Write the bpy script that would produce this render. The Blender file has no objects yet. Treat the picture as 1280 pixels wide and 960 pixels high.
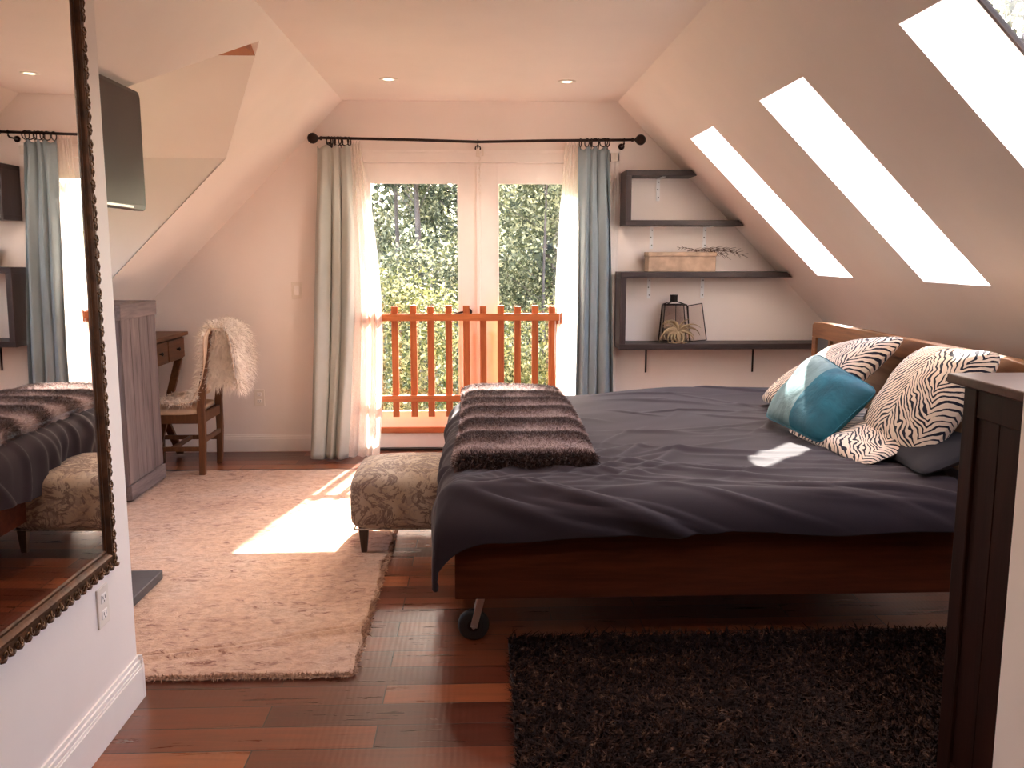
import bpy, math, random
import numpy as np
from mathutils import Vector, Matrix
random.seed(7); RS = np.random.RandomState(11)
C = bpy.context.scene.collection
R2 = math.sqrt(2)

# ------------------------------------------------------------------ materials
def new_mat(name):
    m = bpy.data.materials.new(name); m.use_nodes = True
    nt = m.node_tree; nt.nodes.clear()
    out = nt.nodes.new('ShaderNodeOutputMaterial')
    return m, nt, out
def N(nt, t, **kw):
    n = nt.nodes.new(t)
    for k, v in kw.items():
        if k in n.inputs: n.inputs[k].default_value = v
        else: setattr(n, k, v)
    return n
def col4(c): return (c[0], c[1], c[2], 1)
def bsdf(nt, out, c, rough=.5, metal=0., spec=.5, sheen=0., coat=0.):
    b = N(nt, 'ShaderNodeBsdfPrincipled')
    b.inputs['Base Color'].default_value = col4(c); b.inputs['Roughness'].default_value = rough
    b.inputs['Metallic'].default_value = metal; b.inputs['Specular IOR Level'].default_value = spec
    b.inputs['Sheen Weight'].default_value = sheen; b.inputs['Coat Weight'].default_value = coat
    b.inputs['Coat Roughness'].default_value = .15
    nt.links.new(b.outputs[0], out.inputs[0]); return b
def coords(nt, scale=(1,1,1), rot=(0,0,0), kind='Object', loc=(0,0,0)):
    tc = N(nt, 'ShaderNodeTexCoord'); mp = N(nt, 'ShaderNodeMapping')
    mp.inputs['Scale'].default_value = scale; mp.inputs['Rotation'].default_value = rot; mp.inputs['Location'].default_value = loc
    nt.links.new(tc.outputs[kind], mp.inputs[0]); return mp.outputs[0]
def noise(nt, vec, scale, detail=4, rough=.55, dist=0.):
    n = N(nt, 'ShaderNodeTexNoise'); n.inputs['Scale'].default_value = scale; n.inputs['Detail'].default_value = detail
    n.inputs['Roughness'].default_value = rough; n.inputs['Distortion'].default_value = dist
    nt.links.new(vec, n.inputs['Vector']); return n.outputs['Fac']
def ramp(nt, fac, stops):
    r = N(nt, 'ShaderNodeValToRGB'); e = r.color_ramp.elements
    while len(e) < len(stops): e.new(.5)
    for k, (p, c) in enumerate(stops): e[k].position = p; e[k].color = col4(c)
    nt.links.new(fac, r.inputs[0]); return r.outputs[0]
def bump(nt, b, h, strength=.3, dist=.01, inp='Normal'):
    bp = N(nt, 'ShaderNodeBump'); bp.inputs['Strength'].default_value = strength; bp.inputs['Distance'].default_value = dist
    nt.links.new(h, bp.inputs['Height']); nt.links.new(bp.outputs[0], b.inputs[inp])
def mixc(nt, f, a, c, mode='MIX'):
    m = N(nt, 'ShaderNodeMix', data_type='RGBA', blend_type=mode)
    for k, v in ((0, f), (6, a), (7, c)):
        if hasattr(v, 'links'): nt.links.new(v, m.inputs[k])
        elif isinstance(v, (int, float)): m.inputs[k].default_value = v
        else: m.inputs[k].default_value = col4(v)
    return m.outputs[2]
def mth(nt, op, a, b=0., c=None):
    m = N(nt, 'ShaderNodeMath', operation=op)
    for k, v in enumerate((a, b) if c is None else (a, b, c)):
        if hasattr(v, 'links'): nt.links.new(v, m.inputs[k])
        else: m.inputs[k].default_value = v
    return m.outputs[0]
M = {}
def plain(name, c, rough=.5, metal=0., spec=.5, var=.12, scale=9., bstr=.15, sheen=0., coat=0., bscale=None):
    m, nt, out = new_mat(name); b = bsdf(nt, out, c, rough, metal, spec, sheen, coat)
    v = coords(nt); f = noise(nt, v, scale, 5)
    nt.links.new(ramp(nt, f, [(.3, [x*(1-var) for x in c]), (.7, [min(1, x*(1+var)) for x in c])]), b.inputs['Base Color'])
    if bstr: bump(nt, b, noise(nt, v, bscale or scale*8, 3), bstr, .002)
    M[name] = m; return m
def wood(name, dark, light, grain_axis='x', scale=1., rough=.5, knots=0., spec=.4, coat=0., bstr=.3):
    m, nt, out = new_mat(name); b = bsdf(nt, out, light, rough, 0, spec, 0, coat)
    st = {'x': (1.2, 14, 14), 'y': (14, 1.2, 14), 'z': (14, 14, 1.2)}[grain_axis]
    v = coords(nt, tuple(a*scale for a in st))
    f1 = noise(nt, v, 1.6, 6, .6, .8); f2 = noise(nt, v, 6., 4, .6, .2)
    f = mth(nt, 'ADD', mth(nt, 'MULTIPLY', f1, .7), mth(nt, 'MULTIPLY', f2, .3))
    c = ramp(nt, f, [(.32, dark), (.5, [(a+b_)/2 for a, b_ in zip(dark, light)]), (.68, light)])
    if knots:
        vv = coords(nt, tuple(a*scale for a in {'x': (2, 5, 5), 'y': (5, 2, 5), 'z': (5, 5, 2)}[grain_axis]))
        vo = N(nt, 'ShaderNodeTexVoronoi'); vo.inputs['Scale'].default_value = .8; nt.links.new(vv, vo.inputs['Vector'])
        k = ramp(nt, vo.outputs['Distance'], [(.03, (1, 1, 1)), (.13, (0, 0, 0))])
        c = mixc(nt, mth(nt, 'MULTIPLY', k, knots), c, [x*.3 for x in dark])
    nt.links.new(c, b.inputs['Base Color']); bump(nt, b, f, bstr, .002)
    M[name] = m; return m

plain('paint', (.90, .815, .765), .65, var=.025, scale=2.2, bstr=.12, bscale=55, spec=.3)
plain('trim_paint', (.93, .87, .83), .35, var=.02, bstr=.04)
plain('door_paint', (.92, .86, .82), .3, var=.02, bstr=.03)
plain('white_plastic', (.82, .74, .66), .4, var=.02, bstr=0)
plain('bronze', (.035, .02, .016), .4, .7, var=.3, bstr=.05)
plain('iron', (.03, .022, .02), .35, .8, var=.3, bstr=.02)
plain('steel', (.62, .62, .62), .32, .9, var=.1, bstr=.02)
plain('galvanised', (.95, .96, .97), .4, 0., var=.08, bstr=0)
plain('black_rubber', (.012, .010, .011), .6, var=.2)
plain('black_plastic', (.022, .014, .013), .35, var=.2, bstr=.02)
plain('screen_black', (.020, .010, .008), .38, var=.15, scale=2., bstr=0, spec=.35)
plain('slate', (.055, .05, .055), .55, var=.3, scale=6, bstr=.3)
plain('duvet_cloth', (.029, .019, .023), .8, var=.10, scale=3, bstr=.2, sheen=.10, bscale=300, spec=.15)
plain('sheet_cloth', (.07, .06, .075), .85, var=.05, bstr=.1, bscale=200)
plain('mattress_cloth', (.55, .5, .47), .9, var=.05)
plain('seat_cloth', (.56, .42, .30), .9, var=.1, scale=20, bstr=.3)
plain('dark_cloth', (.02, .016, .02), .9, var=.1)
plain('curtain_cloth', (.44, .45, .41), .85, var=.06, scale=4, bstr=.25, sheen=.2, bscale=260, spec=.2)
plain('curtain_cloth_blue', (.23, .29, .32), .85, var=.08, scale=4, bstr=.25, sheen=.2, bscale=260, spec=.2)
plain('sheepskin_hide', (.72, .56, .42), .95, var=.1)
plain('sheep_wool', (.93, .83, .74), .8, var=.12, scale=14, bstr=0, sheen=.3)
plain('twig', (.10, .05, .035), .8, var=.3)
plain('gilt_frame', (.085, .033, .012), .42, .55, var=.55, scale=22, bstr=.5, bscale=90)
plain('gilt_light', (.15, .075, .032), .4, .6, var=.4, scale=30, bstr=.3)
plain('stone_box', (.42, .29, .20), .7, var=.3, scale=14, bstr=.6, bscale=30)
plain('air_plant_leaf', (.27, .19, .10), .6, var=.35, scale=16, bstr=.2)
plain('lamp_trim', (.85, .8, .72), .4, var=.02, bstr=0)
plain('bark', (.085, .06, .05), .9, var=.4, scale=6, bstr=.8)
plain('hill_soil', (.10, .12, .05), .95, var=.5, scale=1.1, bstr=.6)
plain('roof_outer', (.12, .11, .10), .8, var=.2, bstr=.2)
wood('shelf_wood', (.016, .009, .009), (.042, .024, .023), 'x', 1.2, .5)
wood('shelf_wood_upright', (.016, .009, .009), (.050, .029, .029), 'z', 1.2, .5)
wood('driftwood', (.085, .062, .062), (.235, .185, .175), 'z', 1., .7, knots=.5)
wood('driftwood_cross', (.085, .062, .062), (.25, .195, .185), 'y', 1.2, .7)
wood('gate_wood', (.30, .065, .016), (.56, .16, .045), 'z', 1., .5)
wood('gate_wood_rail', (.34, .08, .02), (.60, .18, .055), 'x', 1., .5)
wood('bed_wood', (.045, .010, .004), (.110, .027, .010), 'x', .8, .6, knots=.5, spec=.15)
wood('headboard_wood', (.13, .045, .014), (.29, .12, .045), 'y', 1., .45, knots=.4)
wood('headboard_panel', (.22, .10, .045), (.40, .22, .11), 'y', 1., .5)
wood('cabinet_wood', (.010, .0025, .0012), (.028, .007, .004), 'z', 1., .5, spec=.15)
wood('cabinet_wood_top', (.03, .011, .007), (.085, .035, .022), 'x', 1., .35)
wood('desk_wood', (.07, .024, .009), (.19, .075, .026), 'y', 1., .5, knots=.3)
wood('chair_wood', (.07, .026, .010), (.18, .075, .03), 'z', 1.2, .5)
wood('dark_leg_wood', (.035, .018, .012), (.09, .05, .03), 'z', 1.2, .5)
wood('beam_wood', (.30, .09, .03), (.50, .18, .07), 'x', 1., .5)

def floor_mat():
    m, nt, out = new_mat('floor_wood'); b = bsdf(nt, out, (.2, .07, .03), .25, 0, .5, 0, .25)
    b.inputs['Coat Roughness'].default_value = .22
    def bricks(off, c1, c2, w):
        t = N(nt, 'ShaderNodeTexBrick'); t.offset = off; t.offset_frequency = 2; t.squash = 1.
        nt.links.new(coords(nt, (1, 1, 1), loc=(.31, .014, 0)), t.inputs['Vector'])
        t.inputs['Scale'].default_value = 1.; t.inputs['Brick Width'].default_value = w; t.inputs['Row Height'].default_value = .125
        t.inputs['Mortar Size'].default_value = .0024; t.inputs['Mortar Smooth'].default_value = .2; t.inputs['Bias'].default_value = 0.
        t.inputs['Color1'].default_value = col4(c1); t.inputs['Color2'].default_value = col4(c2); t.inputs['Mortar'].default_value = (.01, .003, .002, 1)
        return t
    t = bricks(.37, (0, 0, 0), (1, 1, 1), .93)
    base = ramp(nt, t.outputs['Color'], [(0., (.062, .011, .004)), (.35, (.110, .022, .007)), (.7, (.18, .043, .014)), (1., (.32, .10, .036))])
    # per-plank offset of the grain
    tc = coords(nt, (1., 13, 1)); ad = N(nt, 'ShaderNodeVectorMath', operation='ADD')
    nt.links.new(tc, ad.inputs[0]); nt.links.new(mixc(nt, 1., t.outputs['Color'], (9, 5, 7), 'MULTIPLY'), ad.inputs[1])
    g = noise(nt, ad.outputs[0], 3., 7, .62, .7)
    c = mixc(nt, .6, base, ramp(nt, g, [(.28, (.30, .24, .22)), (.5, (.9, .9, .9)), (.75, (1.35, 1.2, 1.1))]), 'MULTIPLY')
    c = mixc(nt, t.outputs['Fac'], c, (.010, .003, .002))
    nt.links.new(c, b.inputs['Base Color'])
    w = N(nt, 'ShaderNodeTexWave', bands_direction='X'); nt.links.new(coords(nt, (1, .25, 1)), w.inputs[0]); w.inputs['Scale'].default_value = 16; w.inputs['Distortion'].default_value = 3.
    h = mth(nt, 'SUBTRACT', mth(nt, 'ADD', mth(nt, 'MULTIPLY', w.outputs['Fac'], .25), mth(nt, 'MULTIPLY', g, .3)), mth(nt, 'MULTIPLY', t.outputs['Fac'], 1.2))
    bump(nt, b, h, .35, .0022); bump(nt, b, h, .25, .0015, 'Coat Normal')
    nt.links.new(ramp(nt, g, [(.2, (.24,)*3), (.8, (.36,)*3)]), b.inputs['Roughness'])
    M['floor_wood'] = m
floor_mat()

def rug_mat():
    m, nt, out = new_mat('rug_pile'); b = bsdf(nt, out, (.6, .4, .3), .95, 0, .1, .3)
    v = coords(nt)
    big = noise(nt, v, 1.7, 4, .6); fine = noise(nt, v, 26, 5, .7)
    st = noise(nt, coords(nt, (1, 2.0, 1)), 15, 7, .8, .8)
    c = ramp(nt, big, [(.3, (.50, .29, .185)), (.5, (.60, .385, .27)), (.7, (.58, .42, .33))])
    c = mixc(nt, .55, c, ramp(nt, fine, [(.32, (.50, .38, .33)), (.58, (1.05,)*3)]), 'MULTIPLY')
    mask = ramp(nt, st, [(.55, (0,)*3), (.60, (1,)*3)])
    bm = ramp(nt, noise(nt, v, 2.3, 3), [(.36, (.15,)*3), (.55, (1.,)*3)])
    c = mixc(nt, mth(nt, 'MULTIPLY', mask, bm), c, (.20, .065, .035))
    nt.links.new(c, b.inputs['Base Color'])
    bump(nt, b, mth(nt, 'ADD', mth(nt, 'MULTIPLY', fine, 1.), mth(nt, 'MULTIPLY', st, .8)), .8, .012)
    M['rug_pile'] = m
rug_mat()

def fur_mat(name, stops, scale, axis_scale=(1, 1, 1), rough=.8, sheen=.2):
    m, nt, out = new_mat(name); b = bsdf(nt, out, stops[0][1], rough, 0, .10, sheen)
    f = noise(nt, coords(nt, axis_scale), scale, 3, .6, .3)
    nt.links.new(ramp(nt, f, stops), b.inputs['Base Color']); M[name] = m
fur_mat('shag_yarn', [(.3, (.006, .0018, .0012)), (.5, (.014, .005, .003)), (.62, (.045, .019, .011)), (.75, (.17, .09, .055))], 42, (1, 1, .3), .8, 0.)
fur_mat('shag_backing', [(.3, (.010, .004, .003)), (.7, (.02, .008, .006))], 20)
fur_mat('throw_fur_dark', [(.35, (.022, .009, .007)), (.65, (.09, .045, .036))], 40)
def throw_mat():
    m, nt, out = new_mat('throw_fur'); b = bsdf(nt, out, (.3, .2, .17), .85, 0, .15, .4)
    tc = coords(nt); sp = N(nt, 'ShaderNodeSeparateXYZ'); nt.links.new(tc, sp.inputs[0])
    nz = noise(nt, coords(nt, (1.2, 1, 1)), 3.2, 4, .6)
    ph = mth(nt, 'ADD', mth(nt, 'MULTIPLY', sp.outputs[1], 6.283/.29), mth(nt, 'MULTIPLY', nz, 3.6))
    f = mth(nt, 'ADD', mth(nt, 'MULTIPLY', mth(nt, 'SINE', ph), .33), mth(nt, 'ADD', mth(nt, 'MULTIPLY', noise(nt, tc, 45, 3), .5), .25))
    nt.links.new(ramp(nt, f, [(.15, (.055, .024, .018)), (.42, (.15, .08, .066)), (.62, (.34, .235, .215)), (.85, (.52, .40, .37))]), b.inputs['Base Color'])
    M['throw_fur'] = m
throw_mat()

def toile_mat():
    m, nt, out = new_mat('toile_cloth'); b = bsdf(nt, out, (.5, .45, .38), .9, 0, .15, .1)
    v = coords(nt)
    a = noise(nt, v, 8, 7, .72, 1.1); c_ = noise(nt, v, 24, 4, .7, 1.)
    base = ramp(nt, noise(nt, v, 5, 2), [(.35, (.32, .225, .155)), (.65, (.44, .36, .29))])
    k = ramp(nt, a, [(.46, (0,)*3), (.48, (1,)*3), (.52, (1,)*3), (.54, (0,)*3)])
    k2 = ramp(nt, c_, [(.52, (0,)*3), (.58, (1,)*3)])
    c = mixc(nt, mth(nt, 'MULTIPLY', k, .75), base, (.10, .055, .05)); c = mixc(nt, mth(nt, 'MULTIPLY', k2, .5), c, (.20, .15, .14))
    nt.links.new(c, b.inputs['Base Color']); bump(nt, b, noise(nt, v, 200, 2), .2, .001)
    M['toile_cloth'] = m
toile_mat()

def palm_mat():   # cream cloth printed with black palm-frond strokes, laid out in the pillow's own UVs
    m, nt, out = new_mat('palm_print'); b = bsdf(nt, out, (.75, .62, .5), .9, 0, .15, .15)
    tc = N(nt, 'ShaderNodeTexCoord'); sp = N(nt, 'ShaderNodeSeparateXYZ'); nt.links.new(tc.outputs['UV'], sp.inputs[0])
    u, v = sp.outputs[0], sp.outputs[1]
    n1 = noise(nt, tc.outputs['UV'], 2.6, 3, .5); n2 = noise(nt, tc.outputs['UV'], 9, 3, .6)
    cell = mth(nt, 'PINGPONG', mth(nt, 'ADD', mth(nt, 'MULTIPLY', u, 1.), mth(nt, 'MULTIPLY', n1, .38)), .36)
    f = mth(nt, 'ADD', mth(nt, 'MULTIPLY', v, 1.), mth(nt, 'MULTIPLY', cell, 1.15))
    f = mth(nt, 'ADD', f, mth(nt, 'MULTIPLY', n1, .16))
    s = mth(nt, 'SINE', mth(nt, 'MULTIPLY', f, 120.))
    th = mth(nt, 'SUBTRACT', s, mth(nt, 'MULTIPLY', mth(nt, 'SUBTRACT', n2, .5), 3.0))
    k = ramp(nt, mth(nt, 'ADD', mth(nt, 'MULTIPLY', th, .5), .5), [(.66, (0,)*3), (.71, (1,)*3)])
    nt.links.new(mixc(nt, k, (.80, .64, .52), (.018, .016, .028)), b.inputs['Base Color'])
    bump(nt, b, noise(nt, coords(nt), 9, 4), .5, .01)
    M['palm_print'] = m
palm_mat()

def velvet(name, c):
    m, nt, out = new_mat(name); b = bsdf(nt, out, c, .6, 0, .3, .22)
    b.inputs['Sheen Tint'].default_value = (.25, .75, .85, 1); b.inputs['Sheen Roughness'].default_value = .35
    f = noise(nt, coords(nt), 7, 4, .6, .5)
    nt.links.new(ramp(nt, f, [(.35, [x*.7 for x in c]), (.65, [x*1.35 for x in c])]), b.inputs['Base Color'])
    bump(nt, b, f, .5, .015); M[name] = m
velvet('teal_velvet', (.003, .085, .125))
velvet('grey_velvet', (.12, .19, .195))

def sheer_mat():
    m, nt, out = new_mat('sheer_cloth')
    d = N(nt, 'ShaderNodeBsdfDiffuse'); d.inputs[0].default_value = (.93, .86, .80, 1)
    t = N(nt, 'ShaderNodeBsdfTranslucent'); t.inputs[0].default_value = (.93, .86, .80, 1)
    tr = N(nt, 'ShaderNodeBsdfTransparent')
    a = N(nt, 'ShaderNodeMixShader'); a.inputs[0].default_value = .55; nt.links.new(d.outputs[0], a.inputs[1]); nt.links.new(t.outputs[0], a.inputs[2])
    b = N(nt, 'ShaderNodeMixShader'); nt.links.new(ramp(nt, noise(nt, coords(nt), 300, 2), [(.4, (.62,)*3), (.6, (.78,)*3)]), b.inputs[0])
    nt.links.new(tr.outputs[0], b.inputs[1]); nt.links.new(a.outputs[0], b.inputs[2]); nt.links.new(b.outputs[0], out.inputs[0])
    M['sheer_cloth'] = m
sheer_mat()
def glass_mat(name, tint=(1, 1, 1), refl=.5):
    m, nt, out = new_mat(name)
    tr = N(nt, 'ShaderNodeBsdfTransparent'); tr.inputs[0].default_value = col4(tint)
    g = N(nt, 'ShaderNodeBsdfGlossy'); g.inputs['Roughness'].default_value = .02
    fr = N(nt, 'ShaderNodeFresnel'); fr.inputs[0].default_value = 1.45
    mx = N(nt, 'ShaderNodeMixShader'); nt.links.new(mth(nt, 'MULTIPLY', fr.outputs[0], refl), mx.inputs[0])
    nt.links.new(tr.outputs[0], mx.inputs[1]); nt.links.new(g.outputs[0], mx.inputs[2]); nt.links.new(mx.outputs[0], out.inputs[0])
    M[name] = m
glass_mat('clear_glass', (.97, .98, .98)); glass_mat('lantern_glass', (.90, .86, .84), .9)
def mirror_mat():
    m, nt, out = new_mat('mirror_silver'); b = bsdf(nt, out, (.86, .83, .80), .012, 1.)
    f = noise(nt, coords(nt), 6, 3)
    nt.links.new(ramp(nt, f, [(.5, (.010,)*3), (.8, (.035,)*3)]), b.inputs['Roughness']); M['mirror_silver'] = m
mirror_mat()
def emit_mat(name, c, s):
    m, nt, out = new_mat(name); e = N(nt, 'ShaderNodeEmission'); e.inputs[0].default_value = col4(c); e.inputs[1].default_value = s
    nt.links.new(e.outputs[0], out.inputs[0]); M[name] = m
emit_mat('bulb_glow', (1, .78, .55), 1.6)
def leaf_mat(name, stops):
    m, nt, out = new_mat(name)
    d = N(nt, 'ShaderNodeBsdfPrincipled'); d.inputs['Roughness'].default_value = .6; d.inputs['Specular IOR Level'].default_value = .25; t = N(nt, 'ShaderNodeBsdfTranslucent')
    wn = N(nt, 'ShaderNodeTexWhiteNoise'); g = N(nt, 'ShaderNodeNewGeometry')
    nt.links.new(g.outputs['Random Per Island'], wn.inputs['Vector'])
    c = ramp(nt, wn.outputs['Value'], stops)
    nt.links.new(c, d.inputs['Base Color']); nt.links.new(c, t.inputs[0])
    a = N(nt, 'ShaderNodeMixShader'); a.inputs[0].default_value = .4; nt.links.new(d.outputs[0], a.inputs[1]); nt.links.new(t.outputs[0], a.inputs[2])
    nt.links.new(a.outputs[0], out.inputs[0]); M[name] = m
leaf_mat('pine_leaf', [(0, (.018, .022, .014)), (.55, (.055, .065, .036)), (1, (.20, .20, .14))])
leaf_mat('oak_leaf', [(0, (.03, .035, .016)), (.5, (.105, .105, .05)), (1, (.46, .42, .25))])
leaf_mat('shrub_leaf', [(0, (.04, .05, .012)), (.5, (.15, .14, .04)), (1, (.55, .46, .21))])

# ------------------------------------------------------------------ mesh helpers
def rootloc(p):
    l = Vector((0, 0, 0))
    while p is not None: l += p.location; p = p.parent
    return l
def link_mesh(name, V, F, mat, parent=None, smooth=False, bevel=0., uv=None, sub=0):
    me = bpy.data.meshes.new(name); L = rootloc(parent)
    V = np.asarray(V, float).reshape(-1, 3) - np.array(L)
    me.from_pydata(V.tolist(), [], F if isinstance(F, list) else F.tolist()); me.update()
    if smooth: me.polygons.foreach_set('use_smooth', [True]*len(me.polygons))
    for mm in (mat if isinstance(mat, (list, tuple)) else [mat]): me.materials.append(M[mm] if isinstance(mm, str) else mm)
    if uv is not None:
        lay = me.uv_layers.new(name='UVMap'); idx = np.zeros(len(me.loops), int); me.loops.foreach_get('vertex_index', idx)
        lay.data.foreach_set('uv', np.asarray(uv)[idx].ravel())
    o = bpy.data.objects.new(name, me); C.objects.link(o)
    if parent is not None: o.parent = parent
    if bevel:
        b = o.modifiers.new('bevel', 'BEVEL'); b.width = bevel; b.segments = 2; b.limit_method = 'ANGLE'; b.angle_limit = .6
    if sub:
        s = o.modifiers.new('sub', 'SUBSURF'); s.levels = sub; s.render_levels = sub
    return o
class MB:
    def __init__(s): s.V = []; s.F = []; s.sm = False
    def add(s, V, F):
        n = len(s.V); s.V += [tuple(v) for v in V]; s.F += [tuple(i+n for i in f) for f in F]; return s
    def box(s, a, b):
        x0, y0, z0 = a; x1, y1, z1 = b
        V = [(x, y, z) for z in (z0, z1) for y in (y0, y1) for x in (x0, x1)]
        return s.add(V, [(0, 2, 3, 1), (4, 5, 7, 6), (0, 1, 5, 4), (2, 6, 7, 3), (0, 4, 6, 2), (1, 3, 7, 5)])
    def hexa(s, V): return s.add(V, [(0, 2, 3, 1), (4, 5, 7, 6), (0, 1, 5, 4), (2, 6, 7, 3), (0, 4, 6, 2), (1, 3, 7, 5)])
    def prism(s, poly, axis, a, b):   # poly in the two other axes
        def mk(p, t):
            return {'x': (t, p[0], p[1]), 'y': (p[0], t, p[1]), 'z': (p[0], p[1], t)}[axis]
        n = len(poly); V = [mk(p, a) for p in poly]+[mk(p, b) for p in poly]
        F = [tuple(range(n)), tuple(range(2*n-1, n-1, -1))]+[(i, i+n, (i+1) % n+n, (i+1) % n) for i in range(n)]
        return s.add(V, F)
    def slab(s, pts, off):
        n = len(pts); off = Vector(off); V = [Vector(p) for p in pts]; V += [v+off for v in V]
        F = [tuple(range(n)), tuple(range(2*n-1, n-1, -1))]+[(i, i+n, (i+1) % n+n, (i+1) % n) for i in range(n)]
        return s.add(V, F)
    def bar(s, p, q, w, h, up=(0, 0, 1)):   # rectangular bar from p to q
        p = Vector(p); q = Vector(q); d = (q-p).normalized(); up = Vector(up)
        a = d.cross(up)
        if a.length < 1e-4: a = d.cross(Vector((0, 1, 0)))
        a.normalize(); b = a.cross(d); V = []
        for c in (p, q):
            for k in ((-1, -1), (1, -1), (-1, 1), (1, 1)): V.append(c+a*k[0]*w/2+b*k[1]*h/2)
        return s.hexa([V[0], V[1], V[2], V[3], V[4], V[5], V[6], V[7]])
    def taper(s, p, q, w0, w1):
        p = Vector(p); q = Vector(q); V = []
        for c, w in ((p, w0), (q, w1)):
            for y in (-1, 1):
                for x in (-1, 1): V.append((c.x+x*w/2, c.y+y*w/2, c.z))
        return s.hexa(V)
    def tube(s, pts, r, n=8, cap=True):
        pts = [Vector(p) for p in pts]; rr = r if isinstance(r, (list, tuple)) else [r]*len(pts)
        V = []; up = Vector((0, 0, 1)); prev = None
        for i, p in enumerate(pts):
            d = (pts[min(i+1, len(pts)-1)]-pts[max(i-1, 0)]).normalized()
            a = (prev if prev is not None else (d.cross(up) if abs(d.z) < .95 else d.cross(Vector((0, 1, 0)))))
            a = (a-d*a.dot(d)).normalized(); b = d.cross(a); prev = a
            for k in range(n):
                t = 2*math.pi*k/n; V.append(p+(a*math.cos(t)+b*math.sin(t))*rr[i])
        F = [(i*n+k, i*n+(k+1) % n, (i+1)*n+(k+1) % n, (i+1)*n+k) for i in range(len(pts)-1) for k in range(n)]
        if cap: F += [tuple(range(n-1, -1, -1)), tuple(range((len(pts)-1)*n, len(pts)*n))]
        return s.add(V, F)
    def lathe(s, prof, c, axis='z', n=20):
        V = []; m = len(prof)
        for r, t in prof:
            for k in range(n):
                a = 2*math.pi*k/n; x, y = r*math.cos(a), r*math.sin(a)
                V.append({'z': (c[0]+x, c[1]+y, c[2]+t), 'x': (c[0]+t, c[1]+x, c[2]+y), 'y': (c[0]+x, c[1]+t, c[2]+y)}[axis])
        F = [(i*n+k, i*n+(k+1) % n, (i+1)*n+(k+1) % n, (i+1)*n+k) for i in range(m-1) for k in range(n)]
        F += [tuple(range(n-1, -1, -1)), tuple(range((m-1)*n, m*n))]
        return s.add(V, F)
    def torus(s, c, R, r, axis='x', n=20, m=8, sq=1.):
        V = []
        for i in range(n):
            a = 2*math.pi*i/n
            for j in range(m):
                b = 2*math.pi*j/m; rr = R+r*math.cos(b); u, v, w = rr*math.cos(a), rr*math.sin(a)*sq, r*math.sin(b)
                V.append({'x': (c[0]+w, c[1]+u, c[2]+v), 'y': (c[0]+u, c[1]+w, c[2]+v), 'z': (c[0]+u, c[1]+v, c[2]+w)}[axis])
        F = [(i*m+j, ((i+1) % n)*m+j, ((i+1) % n)*m+(j+1) % m, i*m+(j+1) % m) for i in range(n) for j in range(m)]
        return s.add(V, F)
    def build(s, name, mat, parent=None, smooth=False, bevel=0.):
        o = link_mesh(name, s.V, s.F, mat, parent, smooth, bevel)
        import bmesh
        bm = bmesh.new(); bm.from_mesh(o.data); bmesh.ops.recalc_face_normals(bm, faces=bm.faces); bm.to_mesh(o.data); bm.free()
        return o
def tag(o, label=None, cat=None, group=None, kind=None):
    for k, v in (('label', label), ('category', cat), ('group', group), ('kind', kind)):
        if v: o[k] = v
    return o
def empty(name, loc, label, cat, group=None):
    o = bpy.data.objects.new(name, None); C.objects.link(o); o.location = loc; o.empty_display_size = .1
    return tag(o, label, cat, group)
def struct(mb, name, mat, bevel=0., parent=None, smooth=False):
    o = mb.build(name, mat, parent, smooth, bevel)
    if parent is None: o['kind'] = 'structure'
    return o
def copy_tree(o, parent=None):
    c = o.copy(); C.objects.link(c); c.parent = parent
    for ch in list(o.children): copy_tree(ch, c)
    return c
def grid_mesh(P):   # P (n,m,3) -> verts, quads
    n, m = P.shape[:2]; i = np.arange(n*m).reshape(n, m)
    return P.reshape(-1, 3), np.stack([i[:-1, :-1], i[1:, :-1], i[1:, 1:], i[:-1, 1:]], -1).reshape(-1, 4)
def blades(P, Nn, length, width, lean=.6, droop=0., lenvar=.35, bend=None):
    n = len(P); rs = RS
    T = rs.normal(size=(n, 3)); T -= Nn*(T*Nn).sum(1, keepdims=True); T /= np.linalg.norm(T, axis=1, keepdims=True)+1e-9
    if bend is not None: T = T+np.asarray(bend); T -= Nn*(T*Nn).sum(1, keepdims=True); T /= np.linalg.norm(T, axis=1, keepdims=True)+1e-9
    L = length*(1+lenvar*rs.uniform(-1, 1, (n, 1))); S = np.cross(Nn, T)+rs.normal(size=(n, 3))*.3; S /= np.linalg.norm(S, axis=1, keepdims=True)
    w = width*rs.uniform(.6, 1.3, (n, 1)); dz = np.array([[0, 0, -1.]])
    ln = lean*rs.uniform(.3, 1.3, (n, 1))
    mid = P+Nn*L*.55+T*L*ln*.35+dz*L*droop*.2; tip = P+Nn*L*.85+T*L*ln+dz*L*droop
    V = np.stack([P-S*w/2, P+S*w/2, mid+S*w*.45, mid-S*w*.45, tip], 1).reshape(-1, 3)
    b = np.arange(n)[:, None]*5
    F = [tuple(r) for r in (b+np.array([[0, 1, 2, 3]])).tolist()]+[tuple(r) for r in (b+np.array([[3, 2, 4]])).tolist()]
    return V, F
def grid_samples(P, n):   # random points and normals on grid surface
    a, b = P.shape[:2]; rs = RS
    i = rs.uniform(0, a-1.001, n); j = rs.uniform(0, b-1.001, n); i0 = i.astype(int); j0 = j.astype(int); fi = (i-i0)[:, None]; fj = (j-j0)[:, None]
    p = P[i0, j0]*(1-fi)*(1-fj)+P[i0+1, j0]*fi*(1-fj)+P[i0, j0+1]*(1-fi)*fj+P[i0+1, j0+1]*fi*fj
    nn = np.cross(P[i0+1, j0]-P[i0, j0], P[i0, j0+1]-P[i0, j0]); nn /= np.linalg.norm(nn, axis=1, keepdims=True)+1e-9
    return p, nn
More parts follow.
